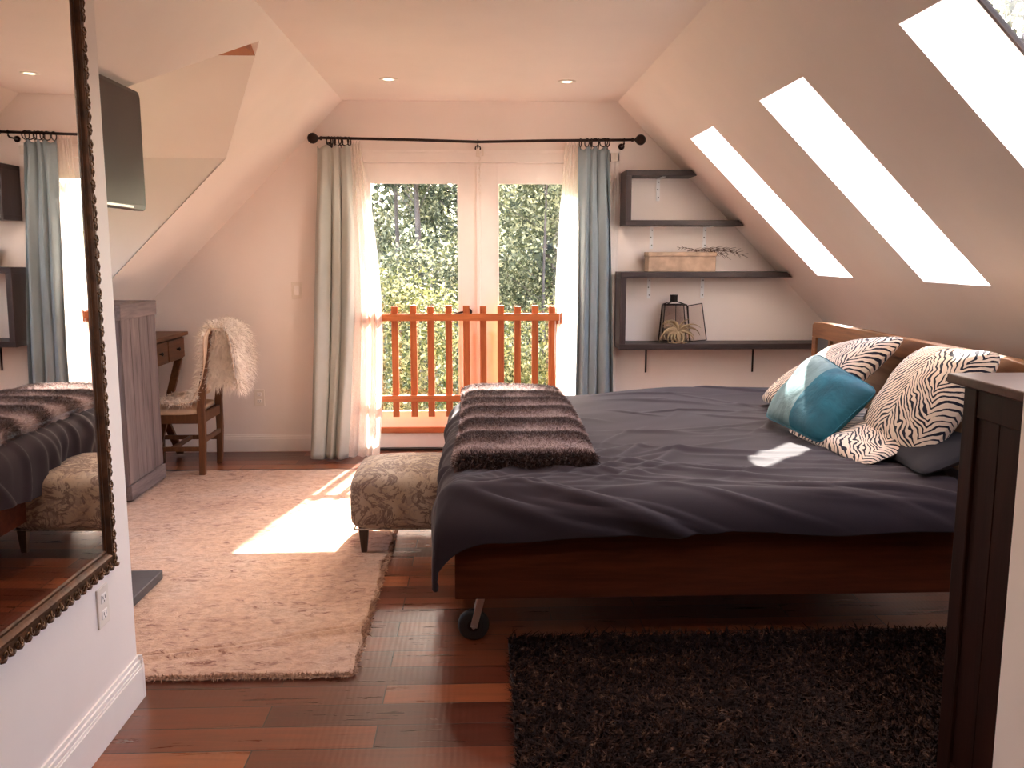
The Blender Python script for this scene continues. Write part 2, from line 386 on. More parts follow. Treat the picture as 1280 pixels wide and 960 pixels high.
def wav(x, y, seed, n=6, f0=1., f1=5.):   # smooth pseudo-noise
    r = np.random.RandomState(seed); o = 0
    for k in range(n):
        f = f0*(f1/f0)**(k/max(1, n-1)); a = r.uniform(0, 2*math.pi); o = o+np.sin((x*math.cos(a)+y*math.sin(a))*f*6.283+r.uniform(0, 6.28))/(1+.6*k)
    return o/2.2

# ------------------------------------------------------------------ room shell
XC, ZC, XK = .97, 2.45, 2.5; ZK = ZC-(XK-XC)       # ceiling edge, ceiling height, knee wall
YB, YF = 6.28, -2.5
K = XC+ZC; KL = 3.375
struct(MB().box((-3.42, YF-.1, -.15), (2.62, YB+.15, 0)), 'floor', 'floor_wood')
struct(MB().box((-XC-.02, YF-.1, ZC), (XC+.02, YB+.15, ZC+.12)), 'ceiling', 'paint')
# gable wall with the french doors
w = MB()
DX = .93; DZ = 2.045
w.prism([(-2.62, 0), (-DX, 0), (-DX, 2.55), (-XC+.02, 2.55), (-2.62, K-2.62+.02)], 'y', YB, YB+.14)
w.prism([(DX, 0), (2.62, 0), (2.62, K-2.62+.02), (XC-.02, 2.55), (DX, 2.55)], 'y', YB, YB+.14)
w.box((-DX, YB, DZ), (DX, YB+.14, 2.55))
struct(w, 'wall_back', 'paint')
# wall behind the camera, with its window opening
w = MB(); w.box((-1.09, YF-.12, 0), (1.09, YF, 2.5))
struct(w, 'wall_front', 'paint')
# knee walls
struct(MB().box((XK, 1.58, 0), (XK+.12, YB, ZK+.06)), 'wall_right', 'paint')
struct(MB().box((-XK-.12, 2.4, 0), (-XK, 3.35, KL-XK+.03)).box((-XK-.12, 5.19, 0), (-XK, YB, KL-XK+.03)), 'wall_left', 'paint')
# partition beside the mirror (left) and by the dark cabinet (right)
struct(MB().prism([(-1.21, 0), (-1.09, 0), (-1.09, KL-1.09+.003), (-1.21, KL-1.21+.003)], 'y', YF, 2.68), 'wall_left_partition', 'paint')
struct(MB().box((-XK-.1, 2.35, 0), (-1.21, 2.45, 2.35)), 'wall_left_alcove', 'paint')
w = MB().prism([(1.09, 0), (1.21, 0), (1.21, K-1.21+.02), (1.09, K-1.09+.02)], 'y', YF, 1.70)
w.prism([(1.15, 0), (XK+.1, 0), (XK+.1, K-XK), (1.15, K-1.15)], 'y', 1.58, 1.6995)
struct(w, 'wall_right_partition', 'paint')
# right slope with three skylight wells; s runs down the slope, n outwards
def RP(s, y, n=0.): return (XC+s/R2+n/R2, y, ZC-s/R2+n/R2)
TH = .222
SKY = [(5.01, 5.545), (3.635, 4.195), (2.25, 2.82)]; S0, S1 = .480, 1.666
SE = (XK-XC)*R2+.05
w = MB(); ys = [1.5]+sorted([t for p in SKY for t in p])+[YB+.14]; ss = [-.06, S0, S1, SE]
for i in range(len(ys)-1):
    for j in range(3):
        if j == 1 and (ys[i], ys[i+1]) in SKY: continue
        w.hexa([RP(s, y, n) for n in (0, TH) for y in (ys[i], ys[i+1]) for s in (ss[j], ss[j+1])])
w.hexa([RP(s, y, n) for n in (0, TH) for y in (YF-.1, 1.5) for s in (-.06, .4)])
struct(w, 'wall_right_slope', 'paint')
for k, (y0, y1) in enumerate(SKY):
    f = MB(); a, b = .012, .04
    for (s0, s1, u0, u1) in ((S0-b, S0+a, y0-b, y1+b), (S1-a, S1+b, y0-b, y1+b), (S0+a, S1-a, y0-b, y0+a), (S0+a, S1-a, y1-a, y1+b)):
        f.hexa([RP(s, y, n) for n in (TH, TH+.02) for y in (u0, u1) for s in (s0, s1)])
    o = struct(f, 'window_%d' % (k+1), 'bronze', .003)
    MB().hexa([RP(s, y, n) for n in (TH+.007, TH+.013) for y in (y0, y1) for s in (S0, S1)]).build('glass_pane', 'clear_glass', o)
# left slope with the dormer opening

def LP(x, y): return (x, y, KL+x)
off = (-.004, 0, .004); xe = -XK-.03; xc = KL*-1+ZC+.035
w = MB(); w.slab([LP(xc, YF-.1), LP(xc, 3.35), LP(-1.43, 3.35), LP(-1.43, YF-.1)], off)
w.slab([LP(-1.43, 2.35), LP(-1.43, 3.35), LP(xe, 3.35), LP(xe, 2.35)], off)
w.slab([LP(xc, 5.19), LP(xc, YB+.14), LP(xe, YB+.14), LP(xe, 5.19)], off)
AY = 4.27
w.slab([LP(xc, 3.35), LP(xc, AY), LP(-1.0, AY), LP(-1.43, 3.35)], off)
w.slab([LP(xc, AY), LP(xc, 5.19), LP(-1.43, 5.19), LP(-1.0, AY)], off)
struct(w, 'wall_left_slope', 'paint')
ZE = KL-1.43; ZA = KL-1.0; XD = -3.3
pl = [(-1.433, ZE), (-XK-.003, KL-XK), (-XK, 0), (XD-.1, 0), (XD-.1, ZE)]
struct(MB().prism(pl, 'y', 5.19, 5.31), 'wall_dormer_back', 'paint')
struct(MB().prism(pl, 'y', 3.23, 3.35), 'wall_dormer_front', 'paint')
w = MB(); w.slab([(-1.43, 5.19, ZE), (-1.0, AY, ZA), (XD-.1, AY, ZA), (XD-.1, 5.19, ZE)], (0, 0, .08))
w.slab([(-1.43, 3.35, ZE), (-1.0, AY, ZA), (XD-.1, AY, ZA), (XD-.1, 3.35, ZE)], (0, 0, .08))
struct(w, 'ceiling_dormer', 'paint')
w = MB(); w.box((XD-.12, 3.23, 0), (XD, 5.31, .95)); w.prism([(3.23, 1.85), (5.31, 1.85), (5.31, 2.0), (AY, 2.5), (3.23, 2.0)], 'x', XD-.12, XD)
w.box((XD-.12, 3.23, .95), (XD, 3.7, 1.85)); w.box((XD-.12, 4.84, .95), (XD, 5.31, 1.85))
struct(w, 'wall_dormer_left', 'paint')
struct(MB().box((XD, AY-.10, ZA-.045), (-1.045, AY+.10, ZA+.02)), 'trim_1', 'beam_wood')
def simple_window(name, c, wd, ht, axis):
    f = MB()
    def bx(a0, a1, z0, z1, t0=-.03, t1=.03):
        if axis == 'x': return ((c[0]+t0, c[1]+a0, c[2]+z0), (c[0]+t1, c[1]+a1, c[2]+z1))
        return ((c[0]+a0, c[1]+t0, c[2]+z0), (c[0]+a1, c[1]+t1, c[2]+z1))
    h = wd/2
    for q in ((-h, h, 0, .05), (-h, h, ht-.05, ht), (-h, -h+.05, .05, ht-.05), (h-.05, h, .05, ht-.05), (-.02, .02, .05, ht-.05)): f.box(*bx(*q))
    o = struct(f, name, 'trim_paint', .003); MB().box(*bx(-h+.05, h-.05, .05, ht-.05, -.003, .003)).build('glass_pane', 'clear_glass', o)
simple_window('window_4', (XD-.06, AY, .95), 1.14, .9, 'x')
# baseboards
def baseboard(name, p, q, h=.145, nrm=(1, 0)):
    x0, y0 = p; x1, y1 = q; nx, ny = nrm; m = MB()
    for z0, z1, t in ((0, h*.74, .016), (h*.74, h*.80, .013), (h*.80, h*.90, .011), (h*.90, h, .006)):
        a = (min(x0, x1, x0+nx*t, x1+nx*t), min(y0, y1, y0+ny*t, y1+ny*t), z0); b = (max(x0, x1, x0+nx*t, x1+nx*t), max(y0, y1, y0+ny*t, y1+ny*t), z1)
        m.box(a, b)
    return m
m = baseboard('', (-1.09, YF), (-1.09, 2.68)); m2 = baseboard('', (-1.226, 2.68), (-1.074, 2.68), nrm=(0, 1)); m.add(m2.V, m2.F)
struct(m, 'baseboard_left', 'trim_paint', .0015)
struct(baseboard('', (-XK, YB), (-.99, YB), .125, (0, -1)), 'baseboard_back', 'trim_paint', .0015)
struct(baseboard('', (.99, YB), (XK, YB), .125, (0, -1)), 'baseboard_back_right', 'trim_paint', .0015)
struct(baseboard('', (1.09, YF), (1.09, 1.70), .145, (-1, 0)), 'baseboard_right', 'trim_paint', .0015)
# ------------------------------------------------------------------ french doors
m = MB()
for s in (-1, 1):
    for a, b, t in ((.91, .985, .018), (.925, .94, .024), (.955, .968, .024)):
        m.box((min(s*a, s*b), YB-t, 0), (max(s*a, s*b), YB+.001, 2.11))
    m.box((min(s*.905, s*.935), YB, 0), (max(s*.905, s*.935), YB+.14, 2.06))
m.box((-.985, YB-.018, 2.04), (.985, YB, 2.115)); m.box((-.985, YB-.026, 2.10), (.985, YB, 2.12)); m.box((-.93, YB-.026, 2.035), (.93, YB, 2.047)); m.box((-.93, YB, 2.035), (.93, YB+.14, 2.06))
struct(m, 'trim_2', 'door_paint', .002)
struct(MB().box((-.905, YB-.02, 0), (.905, YB+.14, .014)), 'trim_3', 'iron')
GZ0, GZ1 = .275, 1.905
for k, s in enumerate((-1, 1)):
    def X(a, b): return (min(s*a, s*b), max(s*a, s*b))
    m = MB(); y0, y1 = YB+.015, YB+.06
    for (a, b, z0, z1) in ((.003, .133, .016, 2.033), (.757, .902, .016, 2.033), (.133, .757, .016, GZ0), (.133, .757, GZ1, 2.033)):
        x0, x1 = X(a, b); m.box((x0, y0, z0), (x1, y1, z1))
    door = struct(m, 'door_%d' % (k+1), 'door_paint', .002)
    g = MB(); bd = MB()
    x0, x1 = X(.133, .757); g.box((x0, y0+.02, GZ0), (x1, y0+.025, GZ1))
    for (a, b, z0, z1) in ((.133, .145, GZ0, GZ1), (.745, .757, GZ0, GZ1), (.145, .745, GZ0, GZ0+.012), (.145, .745, GZ1-.012, GZ1)):
        p, q = X(a, b); bd.box((p, y0-.006, z0), (q, y0+.018, z1))
    g.build('glass_pane', 'clear_glass', door); bd.build('glazing_bead', 'trim_paint', door, bevel=.002)
    x0, x1 = X(.14, .88); MB().box((x0, y0-.02, .125), (x1, y0, .168)).build('weather_strip', 'beam_wood', door, bevel=.003)
    if s < 0:
        MB().box((-.012, y0-.016, .02), (.014, y0, 2.03)).build('astragal', 'trim_paint', door, bevel=.003)
        h = MB(); h.lathe([(.001, 0), (.026, 0), (.026, -.008), (.012, -.014), (.010, -.045), (.001, -.046)], (-.072, y0, 1.0), 'y', 18)
        h.tube([(-.072, y0-.042, 1.0), (-.10, y0-.046, 1.003), (-.15, y0-.044, .995), (-.175, y0-.042, .998)], [.010, .009, .007, .006], 10)
        h.build('door_handle', 'iron', door, True)
        for z in (.3, 1.05, 1.8): MB().tube([(-.904, y0-.006, z-.045), (-.904, y0-.006, z+.045)], .007, 8).build('hinge', 'iron', door, True)
# inside safety gate of slats across the doors
gate = empty('safety_gate', (-.09, 6.17, .27), 'orange stained wooden slat gate fixed across the french doors', 'gate')
GY = 6.19; gx0, gx1 = -.80, .565
for z0, z1 in ((.945, .995), (.375, .42)): MB().box((gx0, GY-.034, z0), (gx1, GY-.012, z1)).build('rail', 'gate_wood_rail', gate, bevel=.003)
for k, px in enumerate((472, 494, 517, 538.5, 561, 583, 604, 626, 647, 669, 691)):
    x = (px-598.5)/1100*GY; wv = .046 if k < 10 else .056; dz = random.uniform(-.006, .006)
    MB().box((x-wv/2, GY-.012, .262), (x+wv/2, GY+.010, 1.052+dz)).build('slat', 'gate_wood', gate, bevel=.003)
for x in (gx0, gx1): MB().box((x-.02, GY-.016, .92), (x+.02, YB-.02, 1.0)).build('bracket', 'gate_wood', gate, bevel=.002)

# small fittings over the doors
o = MB().box((-.012, YB-.035, 2.075), (.012, YB-.018, 2.14)).box((.025, YB-.035, 2.08), (.04, YB-.018, 2.14)).build('blind_bracket', 'white_plastic', None, bevel=.002)
tag(o, 'tiny white blind bracket on the middle of the door head casing', 'bracket')
m = MB()
for k in range(22): m.torus((.012+.004*math.sin(k*1.7), YB-.022, 2.07-.012*k), .0045, .0016, 'x' if k % 2 else 'y', 8, 5)
tag(m.build('bead_chain', 'white_plastic', None, True), 'thin white chain hanging where the two doors meet', 'chain')
o = MB().box((.925, YB-.034, 2.045), (.972, YB-.018, 2.105)).box((.936, YB-.04, 2.06), (.961, YB-.034, 2.09)).build('door_sensor', 'white_plastic', None, bevel=.002)
tag(o, 'small square white sensor at the upper right of the door casing', 'sensor')

# ------------------------------------------------------------------ curtain rod, rings, curtains
RY = 6.16; RZ = 2.178
rod = empty('curtain_rod', (0, RY, RZ), 'dark bronze curtain rod with ball finials above the french doors', 'curtain rod')
MB().tube([(-1.05, RY, RZ+.006), (-.5, RY, RZ-.003), (0, RY, RZ-.016)], .0095, 12).build('pole', 'bronze', rod, True)
MB().tube([(0, RY, RZ-.016), (.5, RY, RZ-.005), (1.05, RY, RZ+.002)], .0095, 12).build('pole', 'bronze', rod, True)
for s in (-1, 1):
    x = s*1.05; pf = [(.001, 0), (.014, 0), (.014, .012), (.008, .018), (.010, .025), (.020, .032), (.032, .045), (.037, .06), (.034, .078), (.022, .092), (.008, .098), (.001, .099)]
    MB().lathe([(r, s*t) for r, t in pf], (x, RY, RZ+.003), 'x', 20).build('finial', 'bronze', rod, True)
for x, zz in ((-1.02, RZ), (0, RZ-.016), (1.0, RZ)):
    m = MB().tube([(x, YB, zz-.03), (x, RY+.02, zz-.03), (x, RY, zz-.02)], .006, 8); m.lathe([(.001, 0), (.022, 0), (.022, -.006), (.001, -.007)], (x, YB, zz-.03), 'y', 14); m.torus((x, RY, zz), .0135, .0035, 'x', 16, 6)
    m.build('wall_bracket', 'bronze', rod, True)
def curtain(name, xt, xb, y, zt, zb, nf, amp, mat, label, cat, seed, parts=None, th=0., pleat=True, yb=0., curve=None):
    n, m_ = 161, 60; u = np.linspace(0, 1, n)[:, None]; v = np.linspace(0, 1, m_)[None, :]
    z = zt+(zb-zt)*v+0*u
    e0 = xt[0]+(xb[0]-xt[0])*v**1.2; e1 = xt[1]+(xb[1]-xt[1])*v**1.1
    if curve: e0 = e0+curve[0]*np.sin(v*math.pi); e1 = e1+curve[1]*np.sin(v*math.pi)
    ph = 2*math.pi*nf*(u+.035*np.sin(u*9+seed)*1+.03*np.sin(v*2.3+seed+u*4))
    A = amp*(.45+.55*np.clip(v*3, 0, 1))*(1+.35*np.sin(seed+u*7))
    yy = y+A*np.sin(ph)+A*.25*np.sin(ph*2.3+v*3)+yb*v**2
    if pleat: yy = y+(yy-y)*(.4+.6*np.clip(v*6, 0, 1))
    xx = e0+(e1-e0)*u+A*.35*np.cos(ph)*np.clip(v*4, .2, 1)
    zz = z+.012*np.cos(ph)*(v < .01)+(-.004*np.cos(ph*1.)*(v > .99))
    P = np.stack([xx, yy+.004*np.sin(v*14+u*6+seed), zz], -1)
    V, F = grid_mesh(P); r = None
    o = link_mesh(name, V, F, mat, None, True)
    if th: s = o.modifiers.new('t', 'SOLIDIFY'); s.thickness = th
    tag(o, label, cat); return o
lc = curtain('curtain', (-1.085, -.865), (-1.185, -.905), RY-.012, RZ-.052, .012, 3.3, .040, 'curtain_cloth', 'grey-green linen curtain hanging to the floor on the left side of the doors', 'curtain', 1.1, th=.002, yb=-.16, curve=(-.01, .03))
rc = curtain('curtain', (.685, .90), (.66, .965), RY-.005, RZ-.052, .012, 3.6, .040, 'curtain_cloth_blue', 'blue-grey linen curtain beside the wall shelves on the right of the doors', 'curtain', 2.7, th=.002, yb=-.03, curve=(.0, .01))
curtain('sheer_curtain', (-.88, -.80), (-.93, -.70), RY+.03, RZ-.02, .012, 4.2, .022, 'sheer_cloth', 'sheer white curtain flaring at the floor beside the grey-green curtain', 'sheer curtain', .4, yb=-.15, curve=(.03, .07))
curtain('sheer_curtain', (.60, .70), (.56, .71), RY+.03, RZ-.02, .012, 4.6, .020, 'sheer_cloth', 'glowing sheer white curtain beside the blue-grey curtain and gate end', 'sheer curtain', 3.4, yb=-.02, curve=(-.05, 0))
lab = ['ring at the outer end of the grey-green curtain', 'ring among the bunch over the grey-green curtain']
ring0 = None
def zrod(x): return RZ+.003-.018*(1-abs(x)/1.05)
for side, xs in ((0, (-1.005, -.985, -.965, -.945, -.925, -.895, -.868)), (1, (.70, .745, .775, .80, .825, .86, .885))):
    for k, x in enumerate(xs):
        if ring0 is None:
            ring0 = empty('curtain_ring', (0, 0, 0), '', 'curtain ring')
            m = MB().torus((0, 0, 0), .028, .0038, 'x', 20, 8); m.build('hoop', 'bronze', ring0, True)
            MB().tube([(0, 0, -.029), (0, 0, -.038)], .0025, 6).torus((0, 0, -.041), .0045, .0016, 'x', 10, 5).build('eyelet', 'bronze', ring0, True)
            r = ring0
        else: r = copy_tree(ring0)
        r.location = (x, RY, zrod(x)-.0165); r.rotation_euler = (0, 0, (random.uniform(-.5, .5) if k not in (5, 3) else 1.1))
        r['group'] = ('bronze rings carrying the grey-green curtain', 'bronze rings carrying the blue-grey curtain')[side]
        r['label'] = ('bronze ring on the rod above the grey-green curtain', 'bronze ring on the rod above the blue-grey curtain')[side]
# ------------------------------------------------------------------ wall plates
def plate(name, face, y_or_x, label, cat, kind, axis):
    # face: centre; axis 'y' plate on gable wall, 'x' plate on left partition
    cx, cy, cz = face; root = empty(name, face, label, cat)
    def bx(a0, a1, z0, z1, t): return ((cx+a0, cy-t, cz+z0), (cx+a1, cy, cz+z1)) if axis == 'y' else ((cx, cy+a0, cz+z0), (cx+t, cy+a1, cz+z1))
    MB().box(*bx(-.036, .036, -.058, .058, .006)).build('cover_plate', 'white_plastic', root, bevel=.002)
    if kind == 'switch':
        MB().box(*bx(-.017, .017, -.034, .034, .009)).build('rocker', 'trim_paint', root, bevel=.002)
    else:
        for dz in (-.024, .024):
            f = MB().box(*bx(-.017, .017, dz-.014, dz+.014, .008)).build('socket', 'trim_paint', root, bevel=.003)
            MB().box(*bx(-.008, -.0055, dz-.002, dz+.007, .0086)).box(*bx(.0055, .008, dz-.002, dz+.007, .0086)).box(*bx(-.002, .002, dz-.010, dz-.006, .0086)).build('slot', 'black_plastic', f)
    return root
plate('light_switch', (-1.28, YB, 1.155), 0, 'white rocker light switch on the back wall left of the curtain', 'light switch', 'switch', 'y')
plate('power_outlet', (-1.57, YB, .392), 0, 'white power outlet on the back wall low beside the chair', 'outlet', 'outlet', 'y')
plate('power_outlet', (-1.09, 2.46, .40), 0, 'white power outlet on the partition just below the gilt mirror', 'outlet', 'outlet', 'x')

# ------------------------------------------------------------------ ceiling downlights
dl0 = None
for x, y, l in ((-.535, 5.53, 'recessed ceiling downlight above the grey-green curtain side'), (.545, 5.56, 'recessed ceiling downlight above the blue-grey curtain side')):
    r = empty('ceiling_downlight', (0, 0, 0), l, 'ceiling light', 'recessed lights near the gable wall') if dl0 is None else copy_tree(dl0)
    if dl0 is None:
        dl0 = r
        MB().lathe([(.036, -.0005), (.036, -.006), (.050, -.006), (.056, -.002), (.056, -.0005)], (0, 0, 0), 'z', 28).build('trim_ring', 'lamp_trim', r, True)
        MB().lathe([(.001, -.002), (.020, -.006), (.034, -.0025), (.034, -.001), (.001, -.001)], (0, 0, 0), 'z', 20).build('bulb', 'bulb_glow', r, True)
    r['label'] = l; r.location = (x, y, ZC)

# ------------------------------------------------------------------ wall shelves on the gable
SY0, SY1 = 6.03, YB
u = empty('wall_shelf', (1.0, SY1, 1.60), 'dark wood box shelf nearest the ceiling, cut to the slope', 'shelf')
def board(z0, z1, x0, name, par, xe_=None, hold=0.):
    a0, a1 = K-z0-.01, K-z1-.01
    MB().prism([(x0, z0), (min(a0, 2.48), z0), (min(a1, 2.48), z1), (x0, z1)], 'y', SY0, SY1).build(name, 'shelf_wood', par, bevel=.002)
board(1.932, 1.968, .998, 'top_board', u); board(1.60, 1.636, .998, 'bottom_board', u)
MB().box((.998, SY0, 1.636), (1.036, SY1, 1.932)).build('side_board', 'shelf_wood_upright', u, bevel=.002)
u2 = empty('wall_shelf', (.98, SY1, .75), 'long dark wood two-board shelf under the small one, reaching to the headboard', 'shelf')
board(1.248, 1.286, .972, 'top_board', u2)
MB().prism([(.972, .752), (2.48, .752), (2.48, .79), (.972, .79)], 'y', SY0, SY1).build('bottom_board', 'shelf_wood', u2, bevel=.002)
MB().box((.972, SY0, .79), (1.012, SY1, 1.248)).build('side_board', 'shelf_wood_upright', u2, bevel=.002)
br0 = None
def bracket(x, z, label, grp='metal shelf brackets'):
    global br0
    if br0 is None:
        r = br0 = empty('shelf_bracket', (0, 0, 0), '', 'bracket', grp)
        a = MB().box((-.0125, -.006, -.155), (.0125, -.001, 0)).build('wall_arm', 'galvanised', r, bevel=.001)
        for zz, xx in ((-.025, .004), (-.075, -.004), (-.13, .003)): MB().lathe([(.001, -.008), (.0042, -.008), (.0042, -.005), (.001, -.005)], (xx, 0, zz), 'y', 8).build('screw', 'iron', a)
        MB().box((-.0125, -.19, -.006), (.0125, -.001, -.001)).build('shelf_arm', 'galvanised', r, bevel=.001)
    else: r = copy_tree(br0)
    r.location = (x, SY1, z); r['label'] = label
bracket(1.265, 1.932, 'metal bracket under the short uppermost shelf board')
bracket(1.225, 1.600, 'metal bracket above the stone box, left end')
bracket(1.605, 1.600, 'metal bracket above the dried twigs')
bracket(1.215, 1.248, 'metal bracket above the glass lantern top')
bracket(1.60, 1.248, 'metal bracket above the open lantern door')
m0 = None
for x, l in ((1.205, 'slim dark bracket under the lowest shelf near the curtain'), (1.985, 'slim dark bracket under the lowest shelf near the headboard')):
    o = MB().box((x-.006, SY1-.006, .56), (x+.006, SY1-.0005, .752)).box((x-.006, SY1-.19, .745), (x+.006, SY1, .752)).build('shelf_bracket', 'iron'); tag(o, l, 'bracket', 'slim dark brackets')
# stone box and twigs
bx = empty('trinket_box', (1.41, 6.14, 1.286), 'mottled tan stone box standing on the middle shelf', 'box')
MB().box((1.168, 6.06, 1.287), (1.635, 6.21, 1.392)).build('body', 'stone_box', bx, bevel=.004)
MB().box((1.163, 6.055, 1.392), (1.64, 6.215, 1.422)).build('lid', 'stone_box', bx, bevel=.004)
m = MB()
def twig(p, d, l, r=.0022, depth=0):
    pts = []; c = Vector(p); d = Vector(d).normalized()
    for k in range(6):
        pts.append(tuple(c)); c = c+d*l/5; d = (d+Vector((0, 0, -.10+random.uniform(-.05, .05)))).normalized()
    m.tube(pts, [r*(1-.12*k) for k in range(6)], 5)
    if depth < 1:
        for k in range(1, 6):
            for s in (-1, 1): twig(pts[k], (d.x+random.uniform(-.2, .4), random.uniform(-.5, .5), s*.5+random.uniform(-.2, .2)), l*.22, r*.9, depth+1)
for (px_, a) in (((1.45, 6.13, 1.428), .16), ((1.50, 6.12, 1.426), .05), ((1.56, 6.14, 1.427), .22), ((1.60, 6.11, 1.426), .10), ((1.52, 6.16, 1.427), .30)): twig(px_, (1, random.uniform(-.15, .15), a), .23)
twig((1.52, 6.14, 1.43), (-1, 0, .35), .12)
tag(m.build('dried_twigs', 'twig', None, True), 'dry brown twigs lying over the end of the stone box', 'twigs')
# glass lantern with open door
LX0, LX1, LY0, LY1, LZ = 1.285, 1.475, 6.115, 6.235, .7905
lan = empty('glass_lantern', ((LX0+LX1)/2, (LY0+LY1)/2, LZ), 'black-framed glass lantern with its pane door standing open', 'lantern')
m = MB(); r = .0042; ins = .018
c0 = [(LX0, LY0), (LX1+.01, LY0), (LX1+.01, LY1), (LX0, LY1)]; c1 = [(LX0+ins, LY0+.012), (LX1-ins, LY0+.012), (LX1-ins, LY1-.012), (LX0+ins, LY1-.012)]
zt = LZ+.265
for k in range(4):
    a, b = c0[k], c0[(k+1) % 4]; e, f = c1[k], c1[(k+1) % 4]
    m.tube([(a[0], a[1], LZ+.005), (b[0], b[1], LZ+.005)], r, 6); m.tube([(e[0], e[1], zt), (f[0], f[1], zt)], r, 6); m.tube([(a[0], a[1], LZ+.005), (e[0], e[1], zt)], r, 6)
    m.tube([(e[0], e[1], zt), ((LX0+LX1)/2+(-.022 if k in (0, 3) else .022), (LY0+LY1)/2+(-.02 if k < 2 else .02), zt+.02)], r*.8, 6)
m.tube([((LX0+LX1)/2, LY0+.002, LZ+.01), ((LX0+LX1)/2, LY0+.012, zt)], r*.7, 6)
m.build('frame', 'iron', lan, True)
m = MB(); cx_, cy_ = (LX0+LX1)/2-.005, (LY0+LY1)/2
m.lathe([(.001, 0), (.030, 0), (.030, .006), (.026, .008), (.026, .045), (.030, .048), (.030, .052), (.001, .054)], (cx_, cy_, zt+.017), 'z', 4); m.build('chimney_cap', 'iron', lan)
g = MB()
for k in range(4):
    if k == 1: continue
    a, b = c0[k], c0[(k+1) % 4]; e, f = c1[k], c1[(k+1) % 4]
    g.slab([(a[0], a[1], LZ+.006), (b[0], b[1], LZ+.006), (f[0], f[1], zt), (e[0], e[1], zt)], (0.0015 if k == 3 else 0, .0015 if k != 3 else 0, 0))
g.build('pane', 'lantern_glass', lan)
hx, hy = LX1+.005, LY0; p0 = (hx, hy, LZ+.010); p1 = (hx-.018, hy, zt-.005); q0 = (hx+.125, hy+.02, LZ+.018); q1 = (hx+.085, hy+.02, zt+.010)
d_ = MB(); [d_.tube([a, b], .0036, 6) for a, b in ((p0, p1), (p1, q1), (q1, q0), (q0, p0))]; dd = d_.build('door', 'iron', lan, True)
MB().slab([p0, q0, q1, p1], (0, .0015, 0)).build('door_pane', 'lantern_glass', dd)
# air plant
m = MB(); cx_, cy_, cz_ = 1.385, 6.068, LZ+.085; ra = random.Random(4)
for k in range(26):
    a = k*2.399; l = ra.uniform(.11, .19); W = ra.uniform(.016, .026); c = Vector((cx_, cy_, cz_))
    el = ra.uniform(-.5, .35)
    d = Vector((math.cos(a), -abs(math.sin(el*2))*.35-.05, math.sin(a)*.9+.25)).normalized(); cur = ra.uniform(.12, .46)*(1 if d.x >= 0 else -1); pts = []
    for j in range(10):
        pts.append(c.copy()); c = c+d*l/9; d = (Matrix.Rotation(cur*(.5+j*.14), 3, 'Y') @ d).normalized()
    for j in range(10): pts[j].z = max(pts[j].z, LZ+.006); pts[j].y = min(max(pts[j].y, 6.036), 6.098)
    m.tube([tuple(p) for p in pts], [W*.5*(1-(j/9.2)**1.5)+.0008 for j in range(10)], 6)
tag(m.build('air_plant', 'air_plant_leaf', None, True), 'curly dried tan air plant in front of the glass lantern', 'plant')

# ------------------------------------------------------------------ mirror
MX = -1.088
mir = empty('wall_mirror', (MX, 1.95, .5), 'tall wall mirror in a carved dark gilt frame on the near partition', 'mirror')
my0, my1, mz0, mz1 = 1.30, 2.535, .495, 2.15; fw = .072
prof = [(0, 0), (0, .018), (.012, .026), (.030, .030), (.048, .026), (.056, .034), (.066, .038), (.074, .030), (.082, .020), (.092, .022), (.105, .008), (.105, 0)]; prof = [(d_*.6857, h_*.62) for d_, h_ in prof]
V = []; F = []
cor = [(my0, mz0, 1, 1), (my1, mz0, -1, 1), (my1, mz1, -1, -1), (my0, mz1, 1, -1)]
for (y, z, sy, sz) in cor:
    for d, h in prof: V.append((MX+h, y+sy*d, z+sz*d))
n = len(prof)
for k in range(4):
    for j in range(n-1): F.append((k*n+j, ((k+1) % 4)*n+j, ((k+1) % 4)*n+j+1, k*n+j+1))
m = MB().add(V, F); fr = m.build('frame', 'gilt_frame', mir)
m = MB()   # carved running scrolls around the frame's outer band
def scroll(cy, cz, ang):
    pts = []
    for i in range(12):
        t = i/11; a = t*4.6; rr = .0105*(1-.62*t); u_, v_ = rr*math.cos(a), rr*math.sin(a)
        pts.append((MX+.019+.003*math.sin(t*3), cy+u_*math.cos(ang)-v_*math.sin(ang), cz+u_*math.sin(ang)+v_*math.cos(ang)))
    m.tube(pts, [.0027*(1-.35*i/11) for i in range(12)], 5)
st = .025
for z in np.arange(mz0+.03, mz1-.02, st): scroll(my1-.021, z, .4 if int(z/st) % 2 else 3.3); scroll(my0+.019, z, 3.5)
for y in np.arange(my0+.03, my1-.02, st): scroll(y, mz0+.019, 1.9 if int(y/st) % 2 else 5.); scroll(y, mz1-.019, 5.)
m.build('carving', 'gilt_light', fr, True)
m = MB(); ct = .0045   # wavy outer edge
for a_, b_, axis in ((my0, my1, 'y'), (mz0, mz1, 'z')):
    for t in np.arange(a_+.01, b_, .037):
        for q in ((mz0, mz1) if axis == 'y' else (my0, my1)):
            p, q_ = ((MX+.012, t, q), (MX+.012, t+.026, q)) if axis == 'y' else ((MX+.012, q, t), (MX+.012, q, t+.026))
            m.tube([p, tuple((a+b)/2 for a, b in zip(p, q_)), q_], [.003, .007, .003], 6)
m.build('edge_moulding', 'gilt_frame', fr, True)
gy0, gy1, gz0, gz1 = my0+fw-.004, my1-fw+.004, mz0+fw-.004, mz1-fw+.004
MB().box((MX+.006, gy0, gz0), (MX+.010, gy1, gz1)).build('mirror_glass', 'mirror_silver', mir)
mir.rotation_euler = (0, math.radians(.45), 0); mir.location.x += .002

